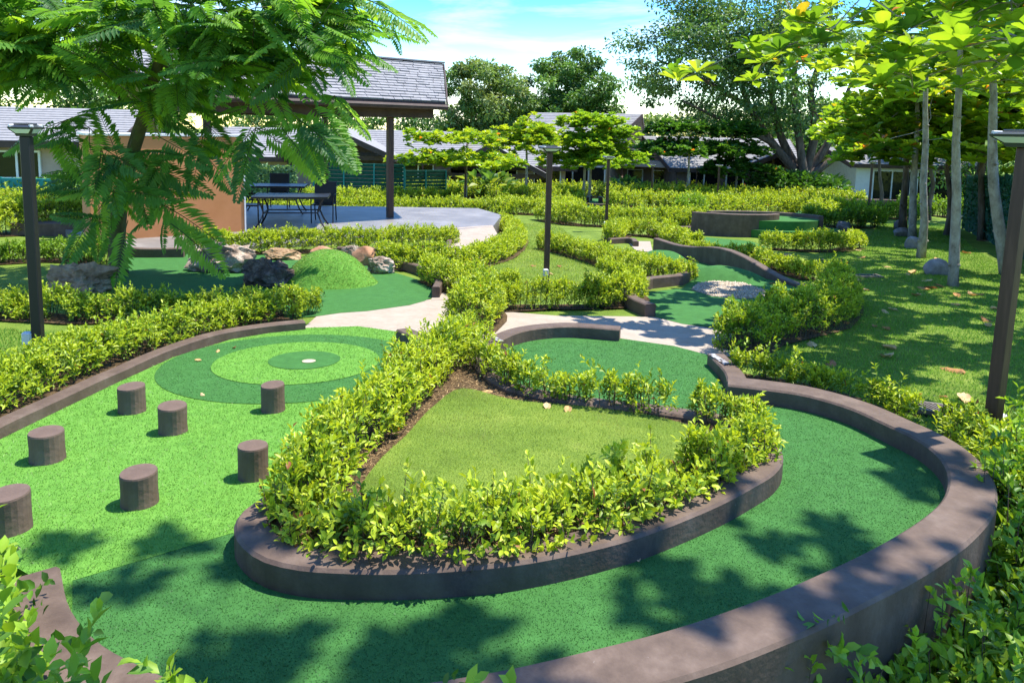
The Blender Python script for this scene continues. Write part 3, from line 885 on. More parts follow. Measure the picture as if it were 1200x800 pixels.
def leaf_arrays(P, D, Nn, L, W, C, detail=0, fold=0.22, curl=0.18, wpos=0.5):
    """leaves from base points P along D with upper side Nn.  detail 0: 2 triangles; 1: 8 triangles"""
    D = norm(D)
    S = norm(np.cross(D, Nn))
    U = np.cross(S, D)
    L = L[:, None]; W = W[:, None]
    if detail == 0:
        b = P
        t = P + D * L - U * L * curl
        mid = P + D * L * wpos
        l = mid - S * W / 2 + U * W * fold
        r_ = mid + S * W / 2 + U * W * fold
        V = np.stack([b, l, t, r_], 1)
        n = len(P)
        T = np.array([(0, 2, 1), (0, 3, 2)])[None] + (np.arange(n) * 4)[:, None, None]
        Cc = np.repeat(C, 4, 0)
        return V.reshape(-1, 3), T.reshape(-1, 3), Cc
    def cen(t):
        return P + D * L * t - U * L * curl * t * t
    w1, w2 = (0.80, 0.92) if wpos <= 0.5 else (0.52, 1.0)
    t1, t2 = (0.30, 0.66) if wpos <= 0.5 else (0.36, 0.74)
    c1, c2 = cen(t1), cen(t2)
    b, tip = P, cen(1.0)
    V = np.stack([b,
                  c1 - S * W * w1 / 2 + U * W * fold * w1, c1, c1 + S * W * w1 / 2 + U * W * fold * w1,
                  c2 - S * W * w2 / 2 + U * W * fold * w2, c2, c2 + S * W * w2 / 2 + U * W * fold * w2,
                  tip], 1)
    n = len(P)
    T = np.array([(0, 2, 1), (0, 3, 2), (1, 2, 5), (1, 5, 4), (2, 3, 6), (2, 6, 5), (4, 5, 7), (5, 6, 7)])[None] + (np.arange(n) * 8)[:, None, None]
    return V.reshape(-1, 3), T.reshape(-1, 3), np.repeat(C, 8, 0)

def rand_dirs(r, n):
    v = r.normal(0, 1, (n, 3))
    return norm(v)

# ------------------------------------------------------------------ hedges
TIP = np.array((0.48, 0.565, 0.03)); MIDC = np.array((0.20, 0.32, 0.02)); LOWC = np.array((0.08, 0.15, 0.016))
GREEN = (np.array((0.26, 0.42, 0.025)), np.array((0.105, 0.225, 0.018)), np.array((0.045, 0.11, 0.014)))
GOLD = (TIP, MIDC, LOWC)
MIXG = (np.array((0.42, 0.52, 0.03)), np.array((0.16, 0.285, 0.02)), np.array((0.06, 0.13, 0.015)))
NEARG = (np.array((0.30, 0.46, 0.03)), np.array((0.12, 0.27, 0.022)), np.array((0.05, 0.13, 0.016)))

_hseed = [100]
def hedge(line, width, height, label, pal=GOLD, dz=0.0, dens=1.0, leaf=None, soil=True, detail=None, name='hedge', cat='hedge', group=None, wild=0.35, zmode='plane', stems=True, hvar=0.25, uneven=0.0):
    """a clipped shrub row: stems from the soil, sprigs with leaf pairs spread over and through its body"""
    _hseed[0] += 1
    r = np.random.default_rng(_hseed[0])
    P = smooth_line([(p.x, p.y, 0) for p in line], 0.08) if len(line) > 1 else np.array([(line[0].x, line[0].y, 0)] * 2)
    seg = np.linalg.norm(np.diff(P, axis=0), axis=1)
    s = np.concatenate([[0], np.cumsum(seg)])
    tot = max(s[-1], 0.05)
    d = np.hypot(P[:, 0], P[:, 1]).mean()
    Lf = leaf or max(0.035, 0.0031 * d)
    det = detail if detail is not None else (1 if d < 3.6 else 0)
    near = d < 3.2 and wild > 0.75
    spl = (7.0 if near else 4.2) * Lf
    area = (tot + width) * (width + 1.5 * height)
    nsp = int(area * dens / (1.55 * Lf * Lf)) + 4
    # place sprigs
    u = r.uniform(0, 1, nsp) * (tot + width) - width / 2
    uc = np.clip(u, 0, tot)
    idx = np.clip(np.searchsorted(s, uc) - 1, 0, len(P) - 2)
    f = (uc - s[idx]) / (seg[idx] + 1e-9)
    base = P[idx] * (1 - f)[:, None] + P[idx + 1] * f[:, None]
    tn = norm(P[idx + 1] - P[idx] + np.array([1e-6, 0, 0]))
    nr = np.stack([-tn[:, 1], tn[:, 0], 0 * tn[:, 0]], 1)
    over = u - uc
    lat = r.uniform(-1, 1, nsp)
    lat = np.sign(lat) * np.abs(lat) ** 0.8
    endf = np.sqrt(np.clip(1 - (over / (width / 2 + 1e-6)) ** 2, 0.05, 1))
    base = base + nr * (lat * width / 2 * endf)[:, None] + tn * over[:, None]
    # envelope height with plant-to-plant variation
    k1 = np.array([mnoise.noise(Vector((a * 1.7, b * 1.7, _hseed[0]))) for a, b in base[:, :2]])
    k2 = np.array([mnoise.noise(Vector((a * 5.5, b * 5.5, _hseed[0]))) for a, b in base[:, :2]])
    env = height * (1 + hvar * 1.3 * k1 + hvar * 0.9 * k2) * (1 - 0.42 * np.abs(lat) ** 3)
    if uneven > 0:          # gaps between bushes
        gapn = np.array([mnoise.noise(Vector((a * 2.1 + 7, b * 2.1, _hseed[0] + 9))) for a, b in base[:, :2]])
        keep = gapn > -uneven
    else:
        keep = np.ones(nsp, bool)
    vert = r.uniform(0, 1, nsp)
    side = np.abs(lat) > 0.62
    zt_ = np.where(side, env * (0.28 + 0.75 * vert ** 0.7), env * (0.82 + 0.22 * vert))
    zt_ = np.where(r.uniform(0, 1, nsp) < 0.16, zt_ + Lf * r.uniform(0.5, 2.6, nsp) * wild * 2.0, zt_)
    if zmode == 'plane':
        gz = -SLOPE * base[:, 1] + dz
    else:
        gz = ground_z(base[:, 0], base[:, 1]) + dz
    tipp = base.copy(); tipp[:, 2] = gz + zt_
    dirs = norm(np.stack([0 * lat, 0 * lat, 1.0 + 0 * lat], 1) * (0.55 + 0.5 * (1 - np.abs(lat)))[:, None] + nr * (lat * 0.75)[:, None] + r.normal(0, 0.32, (nsp, 3)))
    tipp, dirs, vert, base, gz = tipp[keep], dirs[keep], vert[keep], base[keep], gz[keep]
    ns_ = len(tipp)
    nl = 18 if near else 10 if Lf < 0.09 else 8
    # leaves along sprigs
    j = np.tile(np.arange(nl), ns_)
    si = np.repeat(np.arange(ns_), nl)
    tpos = (j + 0.4) / nl                         # 0 = tip
    sd = dirs[si]
    any_ = norm(r.normal(0, 1, (ns_, 3)))
    a1 = norm(np.cross(dirs, any_)); b1 = np.cross(dirs, a1)
    an = (j // 2) * 1.57 + (j % 2) * 3.14 + r.normal(0, 0.35, len(j))
    rad = a1[si] * np.cos(an)[:, None] + b1[si] * np.sin(an)[:, None]
    lp = tipp[si] - sd * (tpos * spl)[:, None]
    ld = norm(rad * (0.45 + 0.55 * tpos)[:, None] + sd * (0.95 - 0.45 * tpos)[:, None] + r.normal(0, 0.18, (len(j), 3)) + np.array([0, 0, 0.12]))
    nn_ = norm(sd * 0.9 + np.array([0, 0, 0.6]) + r.normal(0, 0.25, (len(j), 3)))
    LL = Lf * r.uniform(0.7, 1.25, len(j)) * (0.72 + 0.5 * np.sin(np.pi * np.clip(tpos + 0.15, 0, 1)))
    WW = LL * r.uniform(0.40, 0.52, len(j)) * (1.15 if near else 1.0)
    ok = lp[:, 2] > gz[si] + 0.01
    # young tips are golden, older leaves greener
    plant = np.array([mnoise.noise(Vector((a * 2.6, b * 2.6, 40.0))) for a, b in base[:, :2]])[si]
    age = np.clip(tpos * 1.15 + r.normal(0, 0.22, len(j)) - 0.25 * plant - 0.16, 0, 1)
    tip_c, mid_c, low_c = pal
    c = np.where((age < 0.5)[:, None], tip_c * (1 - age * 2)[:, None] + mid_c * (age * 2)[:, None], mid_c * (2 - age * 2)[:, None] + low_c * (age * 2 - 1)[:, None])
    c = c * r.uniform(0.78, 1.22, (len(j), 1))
    rare = r.uniform(0, 1, len(j)) < 0.004
    c[rare] = (0.35, 0.13, 0.04)
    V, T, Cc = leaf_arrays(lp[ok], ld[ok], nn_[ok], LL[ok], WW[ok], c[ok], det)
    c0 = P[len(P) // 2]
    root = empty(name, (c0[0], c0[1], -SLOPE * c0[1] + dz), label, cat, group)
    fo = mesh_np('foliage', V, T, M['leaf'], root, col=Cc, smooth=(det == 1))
    tag(fo, kind='stuff')
    # stems
    if stems:
        mb_V, mb_T = [], []
        nst = int(min(ns_, max(12, (tot + width) * width * (260 if d < 5 else 90 if d < 14 else 12))))
        pick = r.choice(ns_, nst, replace=False)
        rad0 = max(0.0035, 0.00055 * d)
        b0 = base[pick] * 0.75 + 0.25 * P[idx[keep][pick]]
        b0 = b0.copy(); b0[:, 2] = gz[pick] - 0.03
        m0 = b0 * 0.45 + tipp[pick] * 0.55 + r.normal(0, 0.02, (nst, 3)); m0[:, 2] = gz[pick] + (tipp[pick, 2] - gz[pick]) * 0.5
        tp = tipp[pick]
        rings = []
        for q, rr in ((b0, rad0), (m0, rad0 * 0.8), (tp, rad0 * 0.35)):
            for k in range(3):
                a = 2.094 * k
                rings.append(q + np.array([math.cos(a) * rr, math.sin(a) * rr, 0]))
        Vs = np.stack(rings, 1)
        tri = []
        for i in range(2):
            for k in range(3):
                k2 = (k + 1) % 3
                tri += [(i*3+k, i*3+k2, (i+1)*3+k2), (i*3+k, (i+1)*3+k2, (i+1)*3+k)]
        Ts = np.array(tri)[None] + (np.arange(nst) * 9)[:, None, None]
        so_ = mesh_np('stems', Vs.reshape(-1, 3), Ts.reshape(-1, 3), M['twig'], root)
        tag(so_, kind='stuff')
    if soil:
        kerb_like = []
        PP = P[::3] if len(P) > 8 else P
        tt = np.gradient(PP, axis=0); tt = norm(tt + 1e-9)
        nn2 = np.stack([-tt[:, 1], tt[:, 0], 0 * tt[:, 0]], 1)
        Vv, Ff = [], []
        for i in range(len(PP)):
            wv = width / 2 + 0.01 + 0.05 * mnoise.noise(Vector((PP[i][0] * 3, PP[i][1] * 3, 0)))
            for sgn in (-1, 1):
                q = PP[i] + nn2[i] * wv * sgn
                zq = (-SLOPE * q[1] if zmode == 'plane' else float(ground_z(q[0], q[1]))) + dz + 0.010 + 0.0006 * (_hseed[0] % 17)
                Vv.append((q[0], q[1], zq))
        for i in range(len(PP) - 1):
            Ff.append((2 * i, 2 * i + 1, 2 * i + 3, 2 * i + 2) if True else None)
        mesh_py('soil_strip', Vv, Ff, M['soil'], root)
    return root

def HP(L, dz=0.0):
    return G2(L, dz)

# the island
hedge(HP([(556, 404), (532, 420), (506, 440), (470, 474), (434, 512), (402, 546), (364, 586)], 0.09), 0.36, 0.30, 'tall golden hedge along the peg side of the heart shaped island', dz=0.085, uneven=0.5, soil=False, hvar=0.4, wild=0.6)
hedge(HP([(548, 388), (566, 372), (560, 362)], 0.0), 0.52, 0.44, 'bushy golden shrub clump in the middle of the tan path', dz=0.0, hvar=0.35, wild=0.6)
hedge(HP([(352, 600), (366, 622), (410, 640), (500, 647), (600, 638), (680, 619), (750, 596), (815, 568)], 0.09), 0.36, 0.18, 'low golden hedge behind the front kerb of the island', dz=0.085, uneven=0.42, soil=False, hvar=0.5, wild=0.7, dens=0.95)
hedge(HP([(400, 612), (500, 616), (600, 606), (680, 588), (750, 566)], 0.09), 0.16, 0.10, 'low creeping shoots at the edge of the heart lawn', dz=0.085, uneven=0.3, soil=False, hvar=0.6, wild=0.9, dens=0.8)
hedge(HP([(830, 556), (884, 532), (878, 512), (836, 496)], 0.09), 0.28, 0.20, 'low golden hedge filling the rounded end of the island', dz=0.085, uneven=0.5, soil=False, hvar=0.4)
hedge(HP([(815, 490), (760, 483), (690, 474), (630, 464), (592, 448), (562, 430)], 0.09), 0.20, 0.22, 'sparse leggy golden hedge between heart lawn and dark turf', dz=0.085, uneven=0.22, dens=0.75, wild=0.7, soil=False)

# left rows
hedge(HP([(-80, 515), (0, 476), (70, 446), (150, 416), (240, 390), (335, 373)]), 0.42, 0.30, 'clipped hedge directly behind the long curved kerb', uneven=0.45, pal=MIXG, hvar=0.35, wild=0.5)  # leaf palette darkened to carry the shade of the feathery tree
hedge(HP([(-90, 372), (0, 371), (90, 375), (180, 374), (270, 372), (352, 368)]), 0.42, 0.27, 'clipped hedge in front of the craggy rocks', uneven=0.5, pal=MIXG, hvar=0.35, wild=0.5)  # tree shade put into the leaf colours here too, greener and darker
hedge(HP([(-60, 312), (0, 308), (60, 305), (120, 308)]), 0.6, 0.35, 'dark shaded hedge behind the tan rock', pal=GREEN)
hedge(HP([(-60, 278), (10, 275), (70, 272), (122, 270)]), 1.0, 0.75, 'golden hedge lit by the sun in front of the teal screen')
hedge(HP([(-60, 256), (20, 254), (110, 252)]), 1.2, 0.75, 'golden hedge directly below the teal screen')
# patio front
hedge(HP([(238, 296), (300, 297), (360, 295), (420, 293), (470, 291), (522, 288)]), 0.6, 0.42, 'golden hedge between the patio and the craggy rocks')
# centre
hedge(HP([(588, 266), (604, 280), (596, 296), (570, 308), (530, 316), (480, 316), (455, 311)]), 0.5, 0.36, 'golden hedge curving along the edge of the tan path')
hedge(HP([(505, 330), (530, 340), (560, 348), (590, 352)]), 0.4, 0.36, 'golden hedge between the curved kerb and the middle lawn')
hedge(HP([(566, 364), (610, 362), (660, 361), (700, 361)]), 0.3, 0.30, 'low golden hedge between middle lawn and tan path', uneven=0.45)
hedge(HP([(700, 360), (728, 358), (738, 346), (712, 340)]), 0.36, 0.38, 'bushy golden hedge at the corner of the humped turf', uneven=0.6)
hedge(HP([(640, 292), (672, 300), (706, 310), (744, 322), (780, 330), (800, 328)]), 0.45, 0.34, 'golden hedge dividing the middle lawn from the humped turf')
hedge(HP([(716, 283), (742, 276), (768, 278), (790, 288), (812, 294)]), 0.5, 0.42, 'golden hedge by the tan pad and round raised wall', uneven=0.6)
hedge(HP([(640, 258), (680, 264), (730, 266), (780, 266), (812, 266)]), 0.9, 0.6, 'long golden hedge leading to the round raised wall')
hedge(HP([(800, 264), (815, 262)]), 0.9, 0.85, 'dark glossy shrub against the left side of the raised wall', pal=GREEN)
hedge(HP([(800, 292), (838, 302), (868, 304), (905, 316), (950, 328)]), 0.35, 0.28, 'low golden hedge behind the long low wall', uneven=0.4)
hedge(HP([(905, 292), (940, 294), (975, 294), (1004, 290)]), 0.5, 0.4, 'golden hedge with bare stems in front of the turf steps')
hedge(HP([(866, 412), (884, 402), (922, 392), (962, 382), (984, 364), (976, 344)]), 0.5, 0.42, 'dense green hedge curving between path and shaded lawn', pal=MIXG, hvar=0.35)
hedge(HP([(868, 442), (905, 447), (960, 458), (1020, 478), (1060, 494)]), 0.18, 0.20, 'ragged golden shrubs behind the outer wall by the drain', uneven=0.22, wild=0.8)
# far rows
hedge(HP([(385, 250), (460, 250), (530, 250), (590, 252)]), 1.0, 0.55, 'golden hedge beyond the patio edge')
hedge(HP([(300, 254), (340, 253), (378, 252)]), 0.8, 0.5, 'golden hedge beyond the patio table')
hedge(HP([(372, 240), (450, 240), (520, 240)]), 1.4, 0.7, 'golden hedge below the dark green slat fence')
hedge(HP([(600, 250), (640, 252), (668, 250)]), 1.2, 0.6, 'golden hedge beside the patio corner kerb')
hedge(HP([(590, 240), (630, 240), (668, 239)]), 1.6, 0.8, 'golden hedge in front of the low gabled house')
hedge(HP([(724, 243), (760, 242), (800, 246), (830, 252)]), 1.4, 0.7, 'golden hedge beside the narrow far turf strip')
hedge(HP([(820, 254), (870, 252), (930, 252), (965, 254)]), 1.6, 0.8, 'golden hedge right behind the round raised wall')
hedge(HP([(730, 234), (800, 236), (880, 238), (950, 240), (992, 243)]), 2.2, 0.85, 'broad golden hedge across the far garden')
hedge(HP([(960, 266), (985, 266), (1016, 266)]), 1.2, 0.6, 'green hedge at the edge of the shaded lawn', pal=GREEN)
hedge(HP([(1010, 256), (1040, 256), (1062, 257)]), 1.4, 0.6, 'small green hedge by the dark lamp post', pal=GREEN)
hedge(HP([(960, 256), (980, 254), (1005, 254)]), 1.4, 0.7, 'golden green hedge beside the far boulders')
hedge(HP([(470, 232), (560, 232), (660, 232), (740, 231), (860, 231), (960, 232), (1020, 233)]), 2.2, 0.9, 'farthest golden hedge along the front of the houses', dens=0.8)

# outside the near wall
def LW(L): return [at(x, y, -0.4) for x, y in L]
hedge(LW([(1215, 600), (1190, 650), (1185, 720), (1150, 790)]), 0.46, 0.23, 'leafy hedge outside the far bend of the outer wall', zmode='g', pal=NEARG, soil=False, wild=0.8, leaf=0.05)
hedge(G2([(1125, 515), (1160, 540), (1190, 570), (1230, 600)]), 0.32, 0.20, 'low golden plants between the outer wall and lamp post', zmode='g', soil=False)
hedge(LW([(1250, 720), (1230, 800), (1180, 880)]), 0.6, 0.27, 'broad leafy hedge beyond the foot of the outer wall', zmode='g', pal=NEARG, soil=False, wild=0.8, leaf=0.05)
hedge(LW([(1120, 830), (1060, 860), (1000, 875), (940, 890)]), 0.34, 0.23, 'leafy shrubs at the foot of the outer wall', zmode='g', pal=NEARG, soil=False, uneven=0.5, wild=1.3, leaf=0.046)
hedge(LW([(930, 895), (890, 900)]), 0.2, 0.27, 'upright leafy sprigs in front of the outer wall', zmode='g', pal=NEARG, soil=False, uneven=0.4, wild=1.5, dens=0.5, leaf=0.046)
hedge([Vector((-2.0, 2.42, 0)), Vector((-1.72, 2.1, 0)), Vector((-1.52, 1.86, 0)), Vector((-1.34, 1.7, 0))], 0.36, 0.70, 'leafy shrub at the open end of the outer wall', zmode='g', pal=NEARG, soil=False, wild=1.0, leaf=0.048, hvar=0.22)
hedge([Vector((-1.2, 1.62, 0)), Vector((-0.98, 1.54, 0)), Vector((-0.74, 1.52, 0))], 0.2, 0.74, 'tall leafy sprigs rising over the outer wall', zmode='g', pal=NEARG, soil=False, wild=1.4, dens=0.75, leaf=0.046, uneven=0.5)
hedge([Vector((-0.02, 1.55, 0)), Vector((0.05, 1.55, 0))], 0.10, 0.66, 'single leafy tuft peeping over the outer wall', zmode='g', pal=NEARG, soil=False, wild=1.2, dens=0.5, leaf=0.044)
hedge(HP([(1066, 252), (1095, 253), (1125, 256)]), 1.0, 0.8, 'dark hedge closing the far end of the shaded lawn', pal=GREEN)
# ------------------------------------------------------------------ pavilion
AX = Vector((0.8, 0.6, 0)); AN = Vector((-0.6, 0.8, 0))
P0 = lev(457, 255, PATIO_Z)                       # foot of the visible front post
def pv(t, w_, z):
    return Vector((P0.x, P0.y, 0)) + AX * t + AN * w_ + Vector((0, 0, PATIO_Z + z))
MA = Matrix(((AX.x, AN.x, 0), (AX.y, AN.y, 0), (0, 0, 1)))
pav = empty('pavilion', (P0.x, P0.y, PATIO_Z), 'open pavilion with a grey shingled gable roof on dark posts', 'pavilion')
PWID, EV, RG = 4.2, 2.92, 4.02
T0, T1 = -5.2, 1.3
PROW = 1.5
for t in (-4.4, 0.0):
    for w_ in (0.0, PWID):
        b = MB().box(pv(t, w_, 1.35), (0.15, 0.15, 2.7), MA)
        b.build('post', M['post'], pav, bevel=0.008)
for w_ in (-0.12, PWID + 0.12):
    MB().box(pv((T0 + T1) / 2 + 0.1, w_, 2.70), (T1 - T0 - 0.5, 0.16, 0.30), MA).build('eave_beam', M['fascia'], pav, bevel=0.006)
for t in (-4.4, 0.0):
    MB().box(pv(t, PWID / 2, 2.66), (0.14, PWID, 0.22), MA).build('cross_beam', M['fascia'], pav, bevel=0.006)
OV = 0.55
def slope_pts(s, zoff):
    """roof slope polygon, s=0 front, 1 back"""
    w0 = -OV if s == 0 else PWID + OV
    return [pv(T0, w0, EV - 0.12 + zoff), pv(T1, w0, EV - 0.12 + zoff), pv(T1 + PROW, PWID / 2, RG + zoff), pv(T0 - PROW, PWID / 2, RG + zoff)]
for s in (0, 1):
    A = slope_pts(s, 0.0); B = slope_pts(s, 0.16)
    F = [(0, 1, 2, 3), (7, 6, 5, 4), (0, 4, 5, 1), (1, 5, 6, 2), (2, 6, 7, 3), (3, 7, 4, 0)]
    rf = mesh_py('roof_slope', A + B, F, M['fascia'], pav)
    # cream ceiling sheet just under
    C_ = [p + Vector((0, 0, -0.012)) for p in A]
    cen_ = sum(C_, Vector()) / 4
    C_ = [cen_ + (p - cen_) * 0.95 for p in C_]
    mesh_py('ceiling_panel', C_, [(0, 1, 2, 3)], M['ceiling'], pav)
    # courses of shingles
    mb = MB()
    r = random.Random(5 + s)
    e0_, e1_, r1_, r0_ = [p + Vector((0, 0, 0.165)) for p in A]
    nc = 16
    nrm = (e1_ - e0_).cross(r0_ - e0_).normalized()
    if nrm.z < 0: nrm = -nrm
    for c_ in range(nc):
        a, b = c_ / nc, (c_ + 1.12) / nc
        L0, L1 = e0_.lerp(r0_, a), e1_.lerp(r1_, a)
        U0, U1 = e0_.lerp(r0_, min(b, 1)), e1_.lerp(r1_, min(b, 1))
        ln = (L1 - L0).length
        x = 0.0
        while x < ln - 0.02:
            wd = r.uniform(0.22, 0.42)
            x2 = min(x + wd, ln)
            h = r.uniform(0.022, 0.042)
            dr = (L0 - U0).normalized() * r.uniform(0, 0.015)
            p = [L0.lerp(L1, x / ln) + dr, L0.lerp(L1, (x2 - 0.012) / ln) + dr, U0.lerp(U1, (x2 - 0.012) / ln), U0.lerp(U1, x / ln)]
            top = [p[0] + nrm * h, p[1] + nrm * h, p[2] + nrm * 0.006, p[3] + nrm * 0.006]
            mb.add(p + top, [(4, 5, 6, 7), (0, 1, 5, 4), (1, 2, 6, 5), (3, 0, 4, 7)])
            x = x2
    sh = mb.build('shingles', M['shingle'], rf)
    tag(sh, kind='stuff')
    # gutter
    g0, g1 = slope_pts(s, 0.03)[:2]
    gd = AN * (-0.07 if s == 0 else 0.07)
    mb = MB()
    mb.tube([g0 + gd, g1 + gd], 0.07, 8)
    mb.build('gutter', M['fascia'], pav)
    for e in (0, 1):       # rake boards
        a_, b_ = (A[1], A[2]) if e else (A[0], A[3])
        o_ = AX * (0.03 if e else -0.03)
        q = [a_ + o_ + Vector((0, 0, -0.06)), b_ + o_ + Vector((0, 0, -0.06)), b_ + o_ + Vector((0, 0, 0.17)), a_ + o_ + Vector((0, 0, 0.17))]
        q2 = [p + AX * (0.04 if e else -0.04) for p in q]
        mesh_py('rake_board', q + q2, [(0, 1, 2, 3), (7, 6, 5, 4), (0, 4, 5, 1), (1, 5, 6, 2), (2, 6, 7, 3), (3, 7, 4, 0)], M['fascia'], pav)
MB().box(pv((T0 + T1) / 2, PWID / 2, RG + 0.19), (T1 - T0 + 2 * PROW, 0.3, 0.05), MA).build('ridge_cap', M['shingle'], pav, bevel=0.01)

# orange service block
WR = lev(287, 271, PATIO_Z)
ow = empty('plaster_wall', (WR.x, WR.y, PATIO_Z), 'orange plastered block wall standing by the patio', 'wall')
cw = Vector((WR.x, WR.y, 0)) - AX * 1.45 + AN * 0.6
MB().box(cw + Vector((0, 0, PATIO_Z + 0.85)), (2.9, 1.2, 2.35), MA).build('block', M['orange'], ow, bevel=0.01)
MB().box(cw + Vector((0, 0, PATIO_Z + 2.055)), (2.96, 1.26, 0.05), MA).build('coping', M['white'], ow, bevel=0.006)
MB().box(Vector((WR.x, WR.y, PATIO_Z + 0.85)) + AX * 0.012 - AN * 0.005, (0.03, 0.03, 2.35), MA).build('corner_bead', M['white'], ow)
# grey ledge behind the trunk
lg = at(95, 276)
o = MB().box((0, 0, 0.12), (2.6, 0.45, 0.34)).build('garden_ledge', M['curb'], bevel=0.01)
o.location = lg; o.rotation_euler = (0, 0, 0.12)
tag(o, 'low grey concrete ledge beside the orange block', 'ledge')

# ------------------------------------------------------------------ tables and chairs
def table(loc, rz, label):
    root = empty('patio_table', loc, label, 'table', 'black patio tables', rz)
    MB().box((0, 0, 0.715), (1.6, 0.95, 0.03)).build('table_top', M['black'], root, world=False, bevel=0.01)
    mb = MB()
    for sx in (-1, 1):
        mb.box((sx * 0.80, 0, 0.71), (0.04, 0.99, 0.05))
    for sy in (-1, 1):
        mb.box((0, sy * 0.475, 0.71), (1.56, 0.04, 0.05))
    mb.build('rim', M['black'], root, world=False)
    for sx in (-1, 1):
        for sy in (-1, 1):
            pts = [(sx * 0.70, sy * 0.40, 0.69), (sx * 0.62, sy * 0.36, 0.52), (sx * 0.58, sy * 0.33, 0.36), (sx * 0.66, sy * 0.38, 0.16), (sx * 0.76, sy * 0.43, 0.0)]
            MB().tube(pts, 0.02, 6).build('leg', M['black'], root, world=False)
    MB().tube([(-0.58, -0.33, 0.36), (0.58, -0.33, 0.36)], 0.014, 6).tube([(-0.58, 0.33, 0.36), (0.58, 0.33, 0.36)], 0.014, 6).tube([(-0.58, -0.33, 0.36), (-0.58, 0.33, 0.36)], 0.014, 6).tube([(0.58, -0.33, 0.36), (0.58, 0.33, 0.36)], 0.014, 6).build('stretcher', M['black'], root, world=False)
    return root
def chair(loc, rz, label):
    root = empty('patio_chair', loc, label, 'chair', 'black patio chairs', rz)
    MB().box((0, 0, 0.43), (0.5, 0.48, 0.03)).build('seat', M['black'], root, world=False, bevel=0.01)
    mb = MB()
    V = [(-0.24, 0.22, 0.44), (0.24, 0.22, 0.44), (0.24, 0.34, 0.95), (-0.24, 0.34, 0.95), (-0.24, 0.25, 0.44), (0.24, 0.25, 0.44), (0.24, 0.37, 0.95), (-0.24, 0.37, 0.95)]
    mb.add(V, BOXF).build('backrest', M['black'], root, world=False)
    for sx in (-1, 1):
        MB().tube([(sx * 0.25, -0.24, 0.0), (sx * 0.26, -0.24, 0.64), (sx * 0.26, 0.0, 0.67), (sx * 0.26, 0.28, 0.66)], 0.016, 6).build('arm', M['black'], root, world=False)
        MB().tube([(sx * 0.25, 0.34, 0.0), (sx * 0.25, 0.22, 0.43), (sx * 0.25, 0.36, 0.97)], 0.016, 6).build('leg', M['black'], root, world=False)
    return root
tl = lev(343, 266, PATIO_Z)
table(tl, 0.18, 'black metal patio table standing in front of the other table')
tl2 = lev(322, 249, PATIO_Z)
table(tl2, 0.18, 'black metal patio table farther back under the pavilion')
chair(tl + Vector((0.45, 1.0, 0)), 0.1, 'black chair pushed behind the front patio table')
chair(tl + Vector((-1.15, 0.5, 0)), 1.7, 'black chair at the orange wall end of the table')
chair(tl2 + Vector((-0.2, 0.95, 0)), 0.2, 'black chair behind the farther patio table')

# ------------------------------------------------------------------ lamp posts
def lamp(px, py, label, rz=0.0, hgt=1.96, wid=0.074, outlet=None, lean=(0, 0), hs=1.0, pm=None):
    b = at(px, py)
    root = empty('lamp_post', b, label, 'lamp post', 'brown garden lamp posts', rz)
    root.rotation_euler = (lean[1], lean[0], rz)
    MB().box((0, 0, hgt / 2 - 0.1), (wid, wid, hgt + 0.2)).build('post', pm or M['post'], root, world=False, bevel=0.006)
    MB().box((0, 0, 0.0), (wid + 0.07, wid + 0.07, 0.05)).build('base_plate', M['curb'], root, world=False, bevel=0.006)
    hd = MB()
    # flared tray
    def ringq(hw, z):
        return [(-hw, -hw, z), (hw, -hw, z), (hw, hw, z), (-hw, hw, z)]
    V = ringq(0.075, hgt) + ringq(0.085, hgt + 0.02) + ringq(0.135, hgt + 0.06) + ringq(0.14, hgt + 0.072) + ringq(0.10, hgt + 0.088)
    F = [(3, 2, 1, 0)]
    for i in range(4):
        for k in range(4):
            F.append((i * 4 + k, i * 4 + (k + 1) % 4, (i + 1) * 4 + (k + 1) % 4, (i + 1) * 4 + k))
    F.append((16, 17, 18, 19))
    h = hd.add(V, F).build('lamp_head', M['lampmetal'], root, world=False)
    # glass panes on the flared sides
    for k in range(4):
        a = math.pi / 2 * k
        Mz = Matrix.Rotation(a, 3, 'Z')
        q = [Mz @ Vector(p) for p in ((-0.07, -0.096, hgt + 0.024), (0.07, -0.096, hgt + 0.024), (0.115, -0.137, hgt + 0.057), (-0.115, -0.137, hgt + 0.057))]
        mesh_py('pane', q, [(0, 1, 2, 3)], M['glass_lamp'], h, world=False)
    MB().box((0, 0, hgt + 0.095), (0.18, 0.18, 0.012)).build('solar_panel', M['solar'], h, world=False, bevel=0.003)
    for k in range(4):
        a = math.pi / 2 * k + math.pi / 4
        MB().box((0.155 * math.cos(a), 0.155 * math.sin(a), hgt + 0.08), (0.05, 0.04, 0.022), Matrix.Rotation(a, 3, 'Z')).build('corner_clip', M['wbox'], h, world=False, bevel=0.004)
    h.scale = (hs, hs, 1.0)
    if outlet:
        ox, oy, oz = outlet
        bx = MB().box((ox, oy, oz), (0.075, 0.06, 0.11)).build('outlet_box', M['wbox'], root, world=False, bevel=0.012)
        MB().tube([(ox, oy, oz - 0.05), (ox, oy, -0.05)], 0.013, 8).build('conduit', M['conduit'], root, world=False)
    return root
lamp(1160, 521, 'brown lamp post beside the drain grate with a grey outlet box', rz=0.45, outlet=(0.078, 0.0, 0.13), lean=(0.025, 0), hgt=1.80)
lamp(46, 416, 'dark lamp post between the clipped hedges with a white outlet box', rz=0.15, outlet=(-0.07, -0.02, 0.15), hgt=1.79, hs=0.66, pm=M['black'])  # black material puts the shade on this post into its colour
lamp(640, 331, 'brown lamp post on the middle lawn with round white outlet', rz=0.2, outlet=(-0.03, -0.075, 0.16), hgt=1.87)
